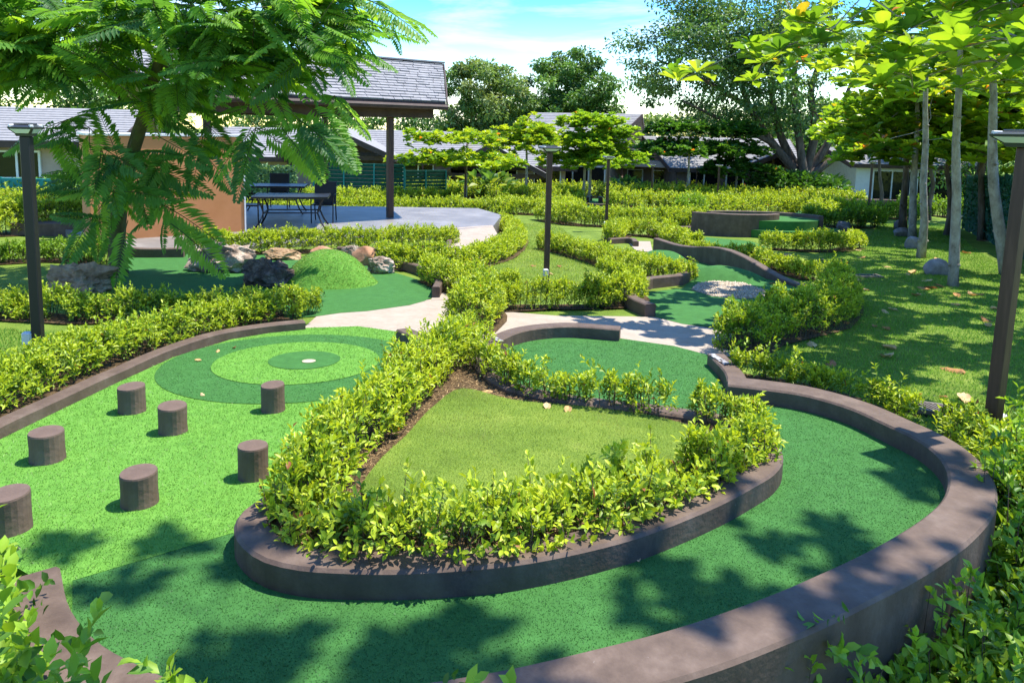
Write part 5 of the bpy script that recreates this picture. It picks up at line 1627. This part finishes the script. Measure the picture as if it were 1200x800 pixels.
def almond_tree(base, trunk, label, crown_c, radius, zlo, zhi, nros, leafL, seed, trunk_r=0.085, n_obj=0, mat=None, cols=None, group=None, tiers=2, orange=0.02, name='almond_tree', droop=0.0, per=10, dome=0.35):
    """trunk: list of world points from base; crown: rosettes in flattened tiers round crown_c (plan) between zlo and zhi (world)"""
    r = random.Random(seed); rn = np.random.default_rng(seed)
    root = empty(name, base, label, 'tree', group)
    cols = np.array(cols if cols is not None else AL_COLS)
    # rosette positions
    ros = []
    tries = 0
    while len(ros) < nros and tries < nros * 30:
        tries += 1
        a = r.uniform(0, 2 * math.pi); q = math.sqrt(r.random())
        lobes = 0.80 + 0.22 * math.sin(a * 3 + seed) + 0.12 * math.sin(a * 5 + 2 * seed)
        x = crown_c[0] + q * radius * lobes * math.cos(a)
        y = crown_c[1] + q * radius * lobes * math.sin(a)
        tr = r.randrange(tiers)
        zt = zlo + (zhi - zlo) * ((tr + 0.5) / tiers)
        qq = q / (1.0 - 0.28 * tr / max(1, tiers - 1)) if tiers > 1 else q
        if qq > 1: continue
        z = zt + (zhi - zlo) / tiers * (dome * (1 - q * q) - 0.15 + r.gauss(0, 0.16)) - droop * q * q
        if mnoise.noise(Vector((x * 0.9, y * 0.9, z * 1.4 + seed))) < -0.22: continue
        ros.append(Vector((x, y, z)))
    pts = smooth_line([tuple(p) for p in trunk], 0.35)
    nT = len(pts)
    rad = [trunk_r * (1 - 0.55 * i / (nT - 1)) * (1.18 if i == 0 else 1) * (1 + 0.10 * mnoise.noise(Vector((i * 0.7, seed, 0)))) for i in range(nT)]
    mb = MB(); mb.tube(pts, rad, 12)
    # knots where old branches were cut
    for k in range(int(nT * 1.2)):
        i = r.randrange(1, max(2, nT - 2))
        a = r.uniform(0, 6.28)
        p = Vector(pts[i]) + Vector((math.cos(a), math.sin(a), 0)) * rad[i] * 0.75
        mb.tube([p, p + Vector((math.cos(a), math.sin(a), 0.4)) * rad[i] * 0.55], [rad[i] * 0.38, rad[i] * 0.24], 6)
    mb.build('trunk', mat or M['bark_pale'], root, smooth=True)
    sub = ros if len(ros) < 420 else r.sample(ros, 420)
    st = grow(pts, rad, sub, r, sag=0.03, wob=0.03, tip_r=max(0.006, leafL * 0.03))
    br = branch_mesh('branches', st, mat or M['bark_pale'], root)
    tag(br, kind='stuff')
    # leaves of each rosette
    P, D, N_, L_, C_, = [], [], [], [], []
    for p in ros:
        n = per + r.randrange(-2, 4)
        ph = r.uniform(0, 6.28)
        up = Vector((r.gauss(0, 0.22), r.gauss(0, 0.22), 1)).normalized()
        bc = cols[r.randrange(len(cols))]
        for k in range(n):
            a = ph + 2.4 * k
            el = 0.10 + 1.05 * k / n + r.gauss(0, 0.15)
            d = Vector((math.cos(a) * math.cos(el), math.sin(a) * math.cos(el), math.sin(el) - 0.12 - (0.35 if r.random() < 0.18 else 0))) + up * 0.15
            P.append(p); D.append(d)
            N_.append(Vector((0, 0, 1)) + Vector((-math.cos(a), -math.sin(a), 0)) * 0.25 + Vector((r.gauss(0, 0.2), r.gauss(0, 0.2), 0)))
            L_.append(leafL * r.uniform(0.7, 1.2) * (1.08 - 0.35 * k / n))
            c = np.array(bc) * (1 + 0.25 * (k / n - 0.4)) * r.uniform(0.82, 1.2)
            if r.random() < orange: c = np.array((0.62, 0.20, 0.03)) if r.random() < 0.5 else np.array((0.50, 0.36, 0.03))
            C_.append(c)
    P, D, N_, L_, C_ = np.array(P), np.array(D), np.array(N_), np.array(L_), np.array(C_)
    objs = np.zeros(len(P), bool)
    if n_obj:
        rel = P + D * L_[:, None] * 0.5 - CAM
        dep = rel @ _F
        u = PPX + FPX * (rel @ _R) / dep; v = PPY - FPX * (rel @ _U) / dep
        vis = (dep > 0.5) & (u > -5) & (u < 1205) & (v > -15) & (v < 805)
        order = np.argsort(np.where(vis, dep, 1e9))
        objs[order[:min(n_obj, int(vis.sum()))]] = True
    k = ~objs
    V, T, Cc = leaf_arrays(P[k], D[k], N_[k], L_[k], L_[k] * 0.60, C_[k], 1 if n_obj else 0, fold=0.22, curl=0.16, wpos=0.68)
    cr_ = mesh_np('crown', V, T, M['bigleaf'], root, col=Cc, smooth=bool(n_obj))
    tag(cr_, kind='stuff')
    inv = Matrix.Translation(root.location).inverted()
    for i in np.where(objs)[0]:
        c = C_[i]
        if c[0] > c[1]: ci = 5
        elif c[0] > 0.4: ci = 6
        else: ci = int(np.argmin(np.abs(np.array(AL_COLS)[:, 1] - c[1])))
        o = bpy.data.objects.new('leaf', leaf_obj_mesh(r.randrange(3), ci))
        link(o, root)
        y = Vector(D[i]).normalized(); x = y.cross(Vector(N_[i])).normalized(); z = x.cross(y)
        mw = Matrix(((x.x, y.x, z.x, P[i][0]), (x.y, y.y, z.y, P[i][1]), (x.z, y.z, z.z, P[i][2]), (0, 0, 0, 1)))
        o.matrix_basis = inv @ mw @ Matrix.Diagonal((L_[i], L_[i], L_[i], 1))
    return root

def trunk_line(px0, py0, px1, py1, top_z, wob=0.03, seed=0, bend=0.0):
    """trunk from the ground at (px0,py0) leaning so that it passes the sight line (px1,py1), up to height top_z"""
    b = at(px0, py0); b.z -= 0.05
    q = far(px1, py1, b.y)
    k = (top_z - b.z) / (q.z - b.z)
    t = b + (q - b) * k
    r = random.Random(seed)
    pts = []
    for i in range(6):
        f = i / 5
        p = b.lerp(t, f)
        if 0 < i < 5: p += Vector((r.gauss(0, wob), r.gauss(0, wob), 0))
        p.x += bend * math.sin(f * math.pi)
        pts.append(p)
    return pts

# the row along the lawn
tB = trunk_line(1117, 335, 1124, 100, 3.0, 0.02, 1)
almond_tree(tB[0], tB, 'slim almond tree next to the grey boulder with big glossy leaves', (tB[-1].x - 0.5, tB[-1].y - 0.6), 2.7, 2.75, 4.5, 110, 0.28, 11, 0.080, n_obj=140, tiers=2, droop=0.25, orange=0.012)
tA = trunk_line(1079, 302, 1085, 100, 3.0, 0.02, 2)
almond_tree(tA[0], tA, 'slim almond tree second in the row from the drain cover', (tA[-1].x - 0.5, tA[-1].y - 0.3), 2.8, 2.6, 4.5, 115, 0.29, 12, 0.085, n_obj=100, tiers=2, droop=0.3, orange=0.012)
tC = trunk_line(1181, 322, 1165, 100, 3.1, 0.02, 3, bend=-0.10)
almond_tree(tC[0], tC, 'leaning almond tree close to the dark green screen fence', (tC[-1].x + 0.2, tC[-1].y - 0.6), 2.7, 2.6, 4.4, 105, 0.28, 13, 0.105, n_obj=120, tiers=2, droop=0.2, orange=0.012)
tN = [Vector((6.4, 6.3, float(ground_z(6.4, 6.3)) - 0.05)), Vector((6.35, 6.35, 1.4)), Vector((6.0, 6.6, 2.5)), Vector((5.4, 6.9, 2.9))]
almond_tree(tN[0], tN, 'almond tree whose leafy boughs hang high over the shaded lawn', (4.55, 7.3), 2.75, 2.25, 3.9, 205, 0.25, 19, 0.10, n_obj=300, tiers=2, droop=0.35, orange=0.007)
YG = [(0.20, 0.33, 0.02), (0.28, 0.40, 0.022), (0.36, 0.46, 0.025), (0.14, 0.27, 0.02)]
tD = trunk_line(1069, 279, 1074, 130, 2.7, 0.02, 4)
almond_tree(tD[0], tD, 'crooked almond tree third in the row of lawn trees', (tD[-1].x + 0.8, tD[-1].y), 3.4, 1.3, 3.9, 420, 0.31, 14, 0.105, tiers=3, cols=YG, dome=0.5)
tE = trunk_line(1058, 269, 1063, 130, 2.7, 0.02, 5)
almond_tree(tE[0], tE, 'dark trunked almond tree at the far end of the lawn row', (tE[-1].x + 0.2, tE[-1].y + 0.5), 3.6, 1.2, 3.6, 420, 0.31, 15, 0.12, tiers=3, cols=AL_COLS[:3] + [AL_COLS[3]], mat=M['bark'], dome=0.5)
for i, (px, py, lb) in enumerate(((1110, 276, 'almond tree with yellow green leaves leaning over the screen fence'), (1150, 282, 'bright yellow green almond tree behind the screen fence'), (1088, 258, 'shady almond tree beyond the end of the screen fence'), (1030, 247, 'dark leafed tree in front of the white building'))):
    tt = trunk_line(px, py, px + 2, 150, 2.0, 0.05, 20 + i)
    almond_tree(tt[0], tt, lb, (tt[-1].x, tt[-1].y), 3.4, (0.6, 0.9, 1.1, 1.4)[i], 3.4, 400, 0.31, 30 + i, 0.10, tiers=3, cols=YG if i < 2 else AL_COLS[:1] + AL_COLS[3:4], mat=M['bark'], dome=0.5)

# shade trees standing just outside the picture on the right; their shadows fall over the near turf
for i, (x, y, cx_, cy_, rad_, zl_, n_, lb) in enumerate(((5.6, 1.8, 5.2, 3.5, 2.0, 7.0, 80, 'broad almond tree shading the near bend of the outer wall'), (3.4, -1.4, 3.15, 2.45, 2.3, 7.2, 95, 'almond tree shading the near end of the outer wall'))):
    z0 = float(ground_z(x, y))
    tt = [Vector((x, y, z0 - 0.05)), Vector((x + 0.05, y, z0 + 1.8)), Vector((x * 0.7 + cx_ * 0.3, y * 0.7 + cy_ * 0.3, zl_))]
    almond_tree(tt[0], tt, lb, (cx_, cy_), rad_, zl_, zl_ + 1.6, n_, 0.20, 50 + i, 0.10, tiers=2)

# young trees among the far hedges
def far_almond(px, py, Y, crown_px, label, seed, cols=None, tiers=2, n=110, leafL=0.40, trunks=1, mat=None, tr=0.09, dome=0.35):
    b = hz(px, Y)
    x0, y0, x1, y1 = crown_px
    c = far((x0 + x1) / 2, (y0 + y1) / 2, Y)
    rad_ = (x1 - x0) / 2 / FPX * Y * 1.12
    zl, zh = far(px, y1, Y).z, far(px, y0, Y).z
    top = (zl + zh) / 2
    tt = [b - Vector((0, 0, 0.1)), Vector((b.x + 0.05, b.y, (b.z + top) / 2)), Vector((b.x, b.y, top))]
    return almond_tree(b, tt, label, (c.x, Y), rad_, zl, zh, n, leafL, seed, tr, tiers=tiers, cols=cols, mat=mat, dome=dome, orange=0.004)
far_almond(545, 236, 33, (462, 150, 625, 197), 'layered almond tree with two flat tiers before the low house', 61, YG, 2, 560, 0.28, dome=0.15)
far_almond(616, 228, 36, (575, 140, 668, 186), 'slender almond tree with a single airy crown', 62, YG, 1, 340, 0.29)
far_almond(684, 226, 38, (640, 138, 742, 200), 'dense rounded almond tree in front of the two storey house', 63, AL_COLS[:3], 3, 760, 0.30, dome=0.6)
far_almond(691, 225, 39.5, (680, 150, 760, 196), 'leafy almond tree leaning beside the dense rounded one', 66, AL_COLS[:3], 2, 300, 0.29, dome=0.6)
DK = [(0.055, 0.15, 0.02), (0.08, 0.19, 0.022), (0.04, 0.11, 0.018)]
far_almond(806, 226, 44, (744, 142, 856, 186), 'dark green almond tree with a flat spreading crown', 64, DK, 2, 680, 0.34, dome=0.4)
far_almond(863, 226, 46, (815, 150, 905, 208), 'dark low branched tree before the white framed windows', 65, DK, 3, 640, 0.34, dome=0.6)

# ---------------- large background trees
def big_tree(base, height, crown, label, seed, leafL, ncl, nleaf, cols, trunk_r=0.35, limbs=None, fork=0.35, flat=0.55, mat=None, gap=-0.15, name='background_tree'):
    """crown: (cx, cy, cz, rx, ry, rz) ellipsoid; foliage in flattened clumps hung on real limbs"""
    r = random.Random(seed); rn = np.random.default_rng(seed)
    root = empty(name, base, label, 'tree')
    cx, cy, cz, rx, ry, rz_ = crown
    cl = []
    tries = 0
    while len(cl) < ncl and tries < 40000:
        tries += 1
        v = Vector((r.gauss(0, 1), r.gauss(0, 1), r.gauss(0, 1))).normalized() * (r.random() ** 0.4)
        p = Vector((cx + v.x * rx, cy + v.y * ry, cz + v.z * rz_))
        if mnoise.noise(p * (2.2 / max(rx, 1)) + Vector((seed, 0, 0))) < gap: continue
        cl.append(p)
    b = Vector(base)
    f = Vector((b.x + (cx - b.x) * 0.25, b.y, b.z + height * fork))
    pts = smooth_line([tuple(b - Vector((0, 0, 0.2))), tuple(b.lerp(f, 0.5) + Vector((r.gauss(0, .1), 0, 0))), tuple(f)], height / 25)
    n = len(pts)
    rad = [trunk_r * (1 - 0.25 * i / (n - 1)) * (1.25 if i == 0 else 1) for i in range(n)]
    mb = MB(); mb.tube(pts, rad, 10)
    mb.build('trunk', mat or M['bark'], root, smooth=True)
    tgt = cl if len(cl) < 150 else r.sample(cl, 150)
    gp, gr, st0 = list(pts), list(rad), []
    for li, L0 in enumerate(limbs or []):
        q = smooth_line([tuple(far(x, y, b.y + 0.5 * math.sin(li * 2.1))) for x, y in L0], 0.7)
        qr = [(0.34 if li < 5 or li == 6 else 0.2) * (1 - 0.72 * k / (len(q) - 1)) for k in range(len(q))]
        st0.append((q, qr)); gp += [Vector(p) for p in q]; gr += qr
    if limbs:
        gp = [Vector(p) for p in gp]; gp = gp[:1] * len(gp) + gp; gr = gr[:1] * len(gr) + gr
    st = st0 + grow(gp, gr, tgt, r, sag=0.06, wob=0.03, tip_r=0.025, bias=0.15 if limbs else 0.4)
    br = branch_mesh('branches', st, mat or M['bark'], root)
    tag(br, kind='stuff')
    per = nleaf // ncl
    C0 = np.array([tuple(p) for p in cl])
    cs = rx * 0.20
    i = np.repeat(np.arange(len(cl)), per)
    q = rand_dirs(rn, len(i)) * (rn.uniform(0, 1, (len(i), 1)) ** 0.5)
    sz = rn.uniform(0.6, 1.35, len(cl))[i][:, None]
    P = C0[i] + q * np.array([cs, cs, cs * flat]) * sz
    D = q + rn.normal(0, 0.5, (len(i), 3)) + np.array([0, 0, -0.15])
    Nn = norm(q * 0.6 + np.array([0, 0, 0.9]) + rn.normal(0, 0.35, (len(i), 3)))
    cols = np.array(cols)
    cc_ = cols[rn.integers(0, len(cols), len(cl))][i] * rn.uniform(0.7, 1.3, (len(i), 1))
    L = leafL * rn.uniform(0.6, 1.3, len(i))
    V, T, Cc = leaf_arrays(P, D, Nn, L, L * 0.55, cc_)
    o = mesh_np('crown', V, T, M['leaf'], root, col=Cc)
    tag(o, kind='stuff')
    return root
def ell(x0, y0, x1, y1, Y, ry=None):
    a, b = far(x0, y0, Y), far(x1, y1, Y)
    return ((a.x + b.x) / 2, Y, (a.z + b.z) / 2, (b.x - a.x) / 2, ry or (b.x - a.x) / 2, (a.z - b.z) / 2)
BG1 = [(0.15, 0.25, 0.06), (0.20, 0.30, 0.075), (0.115, 0.21, 0.05), (0.24, 0.31, 0.10)]
BG2 = [(0.11, 0.23, 0.045), (0.15, 0.28, 0.05), (0.085, 0.18, 0.04)]
RT_ = [(0.10, 0.21, 0.055), (0.14, 0.27, 0.06), (0.085, 0.17, 0.05), (0.20, 0.32, 0.075)]
big_tree(hz(562, 80), 15, ell(508, 62, 628, 215, 80), 'tall pale feathery tree behind the low houses', 71, 0.42, 150, 22000, BG1, gap=-0.3)
big_tree(hz(665, 86), 15, ell(608, 58, 722, 180, 86), 'tall rounded green tree behind the two storey house', 72, 0.45, 150, 22000, BG2, gap=-0.25)
big_tree(hz(480, 84), 10, ell(420, 120, 545, 215, 84), 'mid green tree beyond the pavilion roof', 73, 0.45, 90, 9000, BG2)
big_tree(hz(600, 84), 10, ell(540, 110, 660, 215, 88), 'leafy tree filling the gap between the two tall trees', 78, 0.45, 90, 9000, BG2)
big_tree(hz(745, 84), 9, ell(690, 130, 815, 215, 84), 'bushy green tree behind the balcony', 74, 0.45, 90, 9000, BG1)
big_tree(hz(330, 80), 10, ell(250, 110, 430, 215, 80), 'leafy tree far behind the orange block', 75, 0.45, 100, 10000, BG2)
big_tree(hz(100, 60), 12, ell(-20, 40, 230, 190, 60), 'leafy tree rising behind the white walled house', 79, 0.4, 110, 12000, BG2)
# rain tree with spreading limbs
RTY = 50
rt = big_tree(hz(942, RTY), 8, ell(735, -40, 995, 165, RTY, 6), 'great rain tree with grey spreading limbs behind the dark trees', 76, 0.27, 230, 36000, RT_, trunk_r=0.6, fork=0.16, flat=0.35, gap=-0.05, name='rain_tree', mat=M['bark'],
    limbs=[[(940, 208), (905, 168), (880, 128), (862, 80), (850, 30)], [(940, 208), (915, 160), (905, 115), (905, 60), (915, 0)], [(942, 206), (935, 150), (930, 100), (940, 40)], [(944, 206), (955, 150), (950, 110), (965, 60), (975, 10)], [(945, 206), (972, 165), (985, 130), (1000, 90)], [(905, 168), (870, 150), (835, 135), (800, 118)], [(946, 208), (985, 180), (1010, 160)], [(880, 128), (845, 105), (805, 85), (770, 70)]])
big_tree(hz(1010, 62), 9, ell(880, 110, 1010, 215, 66), 'dark tree mass behind the rain tree trunk', 77, 0.4, 100, 11000, RT_)
big_tree(hz(1140, 50), 10, ell(1060, 60, 1320, 230, 50), 'leafy tree beyond the screen fence', 80, 0.36, 120, 13000, BG2)
big_tree(hz(850, 74), 9, ell(770, 120, 920, 215, 74), 'yellowish tree between the houses and the rain tree', 81, 0.4, 90, 9000, [(0.17, 0.20, 0.05), (0.12, 0.18, 0.05)])

# shrubs under the rain tree and before the houses
def shrub(px, py, wpx, hpx, label, seed, cols, leafL=0.3, n=900, Y=None):
    b = at(px, py) if Y is None else hz(px, Y)
    r = np.random.default_rng(seed)
    W_ = wpx / FPX * b.y; H_ = hpx / FPX * b.y
    root = empty('garden_shrub', b, label, 'shrub')
    q = rand_dirs(r, n) * (r.uniform(0.2, 1, (n, 1)) ** 0.6)
    P = q * np.array([W_ / 2, W_ / 2.4, H_ / 2]) + np.array([b.x, b.y, b.z + H_ / 2])
    cols = np.array(cols)
    c = cols[r.integers(0, len(cols), n)] * r.uniform(0.7, 1.25, (n, 1))
    L = leafL * r.uniform(0.6, 1.3, n)
    V, T, C = leaf_arrays(P, q + r.normal(0, 0.4, (n, 3)), q * 0.4 + np.array([0, 0, 1.0]) + r.normal(0, 0.3, (n, 3)), L, L * 0.5, c)
    tag(mesh_np('foliage', V, T, M['leaf'], root, col=C), kind='stuff')
    mb = MB()
    rr = random.Random(seed)
    for k in range(7):
        mb.tube([b + Vector((rr.gauss(0, .08), 0, -0.05)), b + Vector((rr.gauss(0, W_ / 6), rr.gauss(0, W_ / 8), H_ * 0.6))], [0.03, 0.012], 5)
    mb.build('stems', M['twig'], root)
    return root
shrub(935, 224, 110, 34, 'dark broad leaved shrub mass under the rain tree', 1, DK, 0.45, 2600, Y=46)
shrub(975, 224, 40, 28, 'dark shrub between rain tree and white building', 2, DK, 0.45, 1300, Y=48)
shrub(570, 226, 60, 26, 'broad leaved ginger plant in front of the low house', 3, BG2 + [(0.30, 0.36, 0.05)], 0.7, 240, Y=42)
shrub(735, 226, 46, 20, 'big leaved plant by the sliding doors', 4, BG2, 0.6, 220, Y=48)
shrub(30, 222, 110, 32, 'creeper covered bush above the teal screen', 5, [(0.06, 0.16, 0.02), (0.10, 0.24, 0.03), (0.16, 0.32, 0.04)], 0.14, 3500, Y=25)
shrub(95, 240, 70, 62, 'dark leafy bush behind the mossy trunk', 6, DK, 0.16, 2200, Y=20)

# ---------------- feathery-leaved tree on the left
FR_COLS = [(0.10, 0.25, 0.045), (0.14, 0.32, 0.045), (0.20, 0.40, 0.04), (0.30, 0.50, 0.04), (0.065, 0.18, 0.045)]
_fr = {}
def frond_arrays(kind, ci):
    """one feather leaf along +Y drooping, upper side +Z, unit length"""
    r = np.random.default_rng(kind * 17 + ci)
    npair = 19
    droop = [0.12, 0.26, 0.42, 0.18][kind]
    side = [0.0, 0.08, -0.06, 0.05][kind]
    def cen(t): return np.array([side * t * t, t, 0.10 * t - droop * t * t])
    P, D, L = [], [], []
    for i in range(npair):
        t = 0.16 + 0.84 * (i + 0.5) / npair
        p = cen(t); tg = cen(t + 0.01) - cen(t); tg /= np.linalg.norm(tg)
        ln = 0.235 * math.sin(math.pi * (0.18 + 0.80 * t)) ** 0.75 + 0.02
        for s in (-1, 1):
            d = np.array([s * 0.92, 0, -0.10]) + tg * (0.38 + 0.35 * t) + r.normal(0, 0.05, 3)
            P.append(p); D.append(d); L.append(ln * r.uniform(0.88, 1.08))
    P, D, L = np.array(P), np.array(D), np.array(L)
    c = np.tile(np.array(FR_COLS[ci]), (len(P), 1)) * r.uniform(0.88, 1.14, (len(P), 1))
    V, T, C = leaf_arrays(P, D, np.tile(np.array([0, 0, 1.0]), (len(P), 1)), L, np.full(len(P), 0.054), c, 0, fold=0.10, curl=0.16, wpos=0.55)
    # rachis
    rv, rt = [], []
    m_ = 7
    for i in range(m_):
        p = cen(i / (m_ - 1))
        w_ = 0.008 * (1 - 0.7 * i / (m_ - 1))
        rv += [p + np.array([-w_, 0, 0.002]), p + np.array([w_, 0, 0.002]), p + np.array([0, 0, -w_])]
    for i in range(m_ - 1):
        for k in range(3):
            a, b_ = i * 3 + k, i * 3 + (k + 1) % 3
            rt += [(a, b_, b_ + 3), (a, b_ + 3, a + 3)]
    rc = np.tile(np.array((0.10, 0.17, 0.04)), (len(rv), 1))
    return np.concatenate([V, np.array(rv)]), np.concatenate([T, np.array(rt) + len(V)]), np.concatenate([C, rc])

def feather_tree():
    r = random.Random(77)
    b = at(139, 322)
    root = empty('feather_leaved_tree', b, 'leafy tree with drooping feathery fronds and a mossy trunk', 'tree')
    Yb = b.y
    trunk = [b - Vector((0, 0, 0.1)), far(138, 260, Yb), far(150, 200, Yb - 0.1), far(170, 130, Yb - 0.5), far(190, 60, Yb - 1.0)]
    pts = smooth_line([tuple(p) for p in trunk], 0.18)
    n = len(pts)
    rad = [0.125 * (1 - 0.55 * i / (n - 1)) * (1.2 if i == 0 else 1) * (1 + 0.12 * mnoise.noise(Vector((i * 0.5, 3, 1)))) for i in range(n)]
    MB().tube(pts, rad, 12).build('trunk', M['bark_moss'], root, smooth=True)
    # canopy outline in the picture at several distances -> attachment points in space
    poly = [(-40, -20), (470, -20), (448, 15), (405, 42), (368, 76), (330, 98), (285, 110), (235, 108), (190, 130), (130, 112), (70, 92), (0, 84), (-40, 90)]
    PN = np.array(poly, float)
    tg = []
    def add(px, py, Y): tg.append(far(px, py, Y))
    k = 0
    while k < 300:
        x, y = r.uniform(-40, 500), r.uniform(-20, 170)
        if not in_poly(np.array([[x, y]]), PN)[0]: continue
        t = max(0.0, min(1.0, (x - 120) / 380.0))
        Y = r.uniform(8.3, 10.7) - 0.5 * t
        if mnoise.noise(Vector((x * 0.012, y * 0.016, Y * 0.5))) < -0.25: continue
        add(x, y, Y); k += 1
    for k in range(60):          # crown above the picture
        x = r.uniform(-60, 470)
        add(x, r.uniform(-120, -15), r.uniform(8.6, 10.8))
    low = [(118, 172), (150, 178), (140, 190), (165, 192), (225, 165), (118, 205), (132, 225), (172, 218), (200, 246), (120, 240), (105, 150), (80, 140), (60, 152), (300, 150), (322, 165), (350, 140), (372, 138), (392, 112), (240, 145)]
    nlow = len(low)
    for x, y in low:
        add(x, y, r.uniform(8.8, 10.4) if x < 260 else r.uniform(8.4, 10))
    st = grow(pts, rad, tg, r, sag=0.07, wob=0.035, tip_r=0.006, bias=0.35)
    tag(branch_mesh('branches', st, M['bark_moss'], root, 7), kind='stuff')
    org = Vector((b.x, Yb - 0.4, 3.0))
    FO = []
    for i, p in enumerate(tg):
        is_low = i >= len(tg) - nlow
        for q in range(2 if not is_low else 3):
            outw = (p - org); outw.z = 0
            if outw.length < 0.3: outw = Vector((r.gauss(0, 1), r.gauss(0, 1), 0))
            outw.normalize()
            d = outw * 0.65 + Vector((r.gauss(0, 0.55), r.gauss(0, 0.55), r.gauss(-0.10, 0.28)))
            if is_low: d = Vector((r.gauss(0.1, 0.8), r.gauss(-0.2, 0.5), r.gauss(-0.45, 0.35)))
            d.normalize()
            up = Vector((r.gauss(0, 0.35), r.gauss(0, 0.35), 1))
            if is_low: up += Vector((0, -0.5, 0))
            L = r.uniform(0.62, 1.0)
            FO.append((p, d, up, L, r.randrange(4), r.choices(range(5), (3, 4, 4, 2, 2))[0], is_low))
    # long fronds hanging in front of the trunk and the orange wall
    for (x0, y0, x1, y1, Y, k_, ci) in ((152, 178, 178, 262, 9.2, 1, 1), (166, 182, 212, 236, 9.3, 0, 0), (150, 258, 134, 338, 9.0, 0, 2), (172, 232, 262, 272, 9.0, 1, 2), (200, 262, 268, 312, 8.8, 1, 3), (128, 262, 58, 250, 9.2, 1, 0), (150, 185, 108, 262, 9.4, 2, 1), (185, 160, 246, 196, 8.9, 0, 0), (110, 200, 40, 225, 9.3, 0, 4), (330, 150, 378, 214, 8.8, 0, 3), (300, 140, 262, 206, 8.9, 2, 1), (355, 120, 420, 168, 8.7, 1, 2), (100, 150, 40, 172, 9.0, 0, 0), (200, 176, 160, 235, 9.1, 3, 1)):
        a_, b_ = far(x0, y0, Y), far(x1, y1, Y - 0.25)
        d = (b_ - a_)
        FO.append((a_, d.normalized(), Vector((r.gauss(0, 0.2), -0.75, 0.75)), d.length, k_, ci, True))
    # the ones that show largest are parts of their own, the rest one mesh
    vis = []
    for i, (p, d, up, L, k_, ci, lw) in enumerate(FO):
        rel = np.array(p + d * L * 0.5) - CAM
        dep = rel @ _F
        u, v = PPX + FPX * (rel @ _R) / dep, PPY - FPX * (rel @ _U) / dep
        vis.append(dep if (-20 < u < 1200 and -20 < v < 800) else 99)
        if lw: vis[-1] -= 5
    order = np.argsort(vis)[:300]
    single = set(int(q) for q in order if vis[int(q)] < 90)
    VV, TT, CC = [], [], []
    off_ = 0
    inv = Matrix.Translation(root.location).inverted()
    for i, (p, d, up, L, k_, ci, lw) in enumerate(FO):
        y = d; x = y.cross(up).normalized(); z = x.cross(y)
        mw = Matrix(((x.x * L, y.x * L, z.x * L, p.x), (x.y * L, y.y * L, z.y * L, p.y), (x.z * L, y.z * L, z.z * L, p.z), (0, 0, 0, 1)))
        if (k_, ci) not in _fr:
            V, T, C = frond_arrays(k_, ci)
            o = mesh_np('frond', V, T, M['frond'], col=C)
            _fr[(k_, ci)] = (V, T, C, o.data)
            bpy.data.objects.remove(o)
        V, T, C, me = _fr[(k_, ci)]
        if i in single:
            o = bpy.data.objects.new('frond', me)
            link(o, root)
            o.matrix_basis = inv @ mw
        else:
            A = np.array(mw)
            VV.append(V @ A[:3, :3].T + A[:3, 3]); TT.append(T + off_); CC.append(C); off_ += len(V)
    o = mesh_np('crown', np.concatenate(VV), np.concatenate(TT), M['frond'], root, col=np.concatenate(CC))
    tag(o, kind='stuff')
feather_tree()
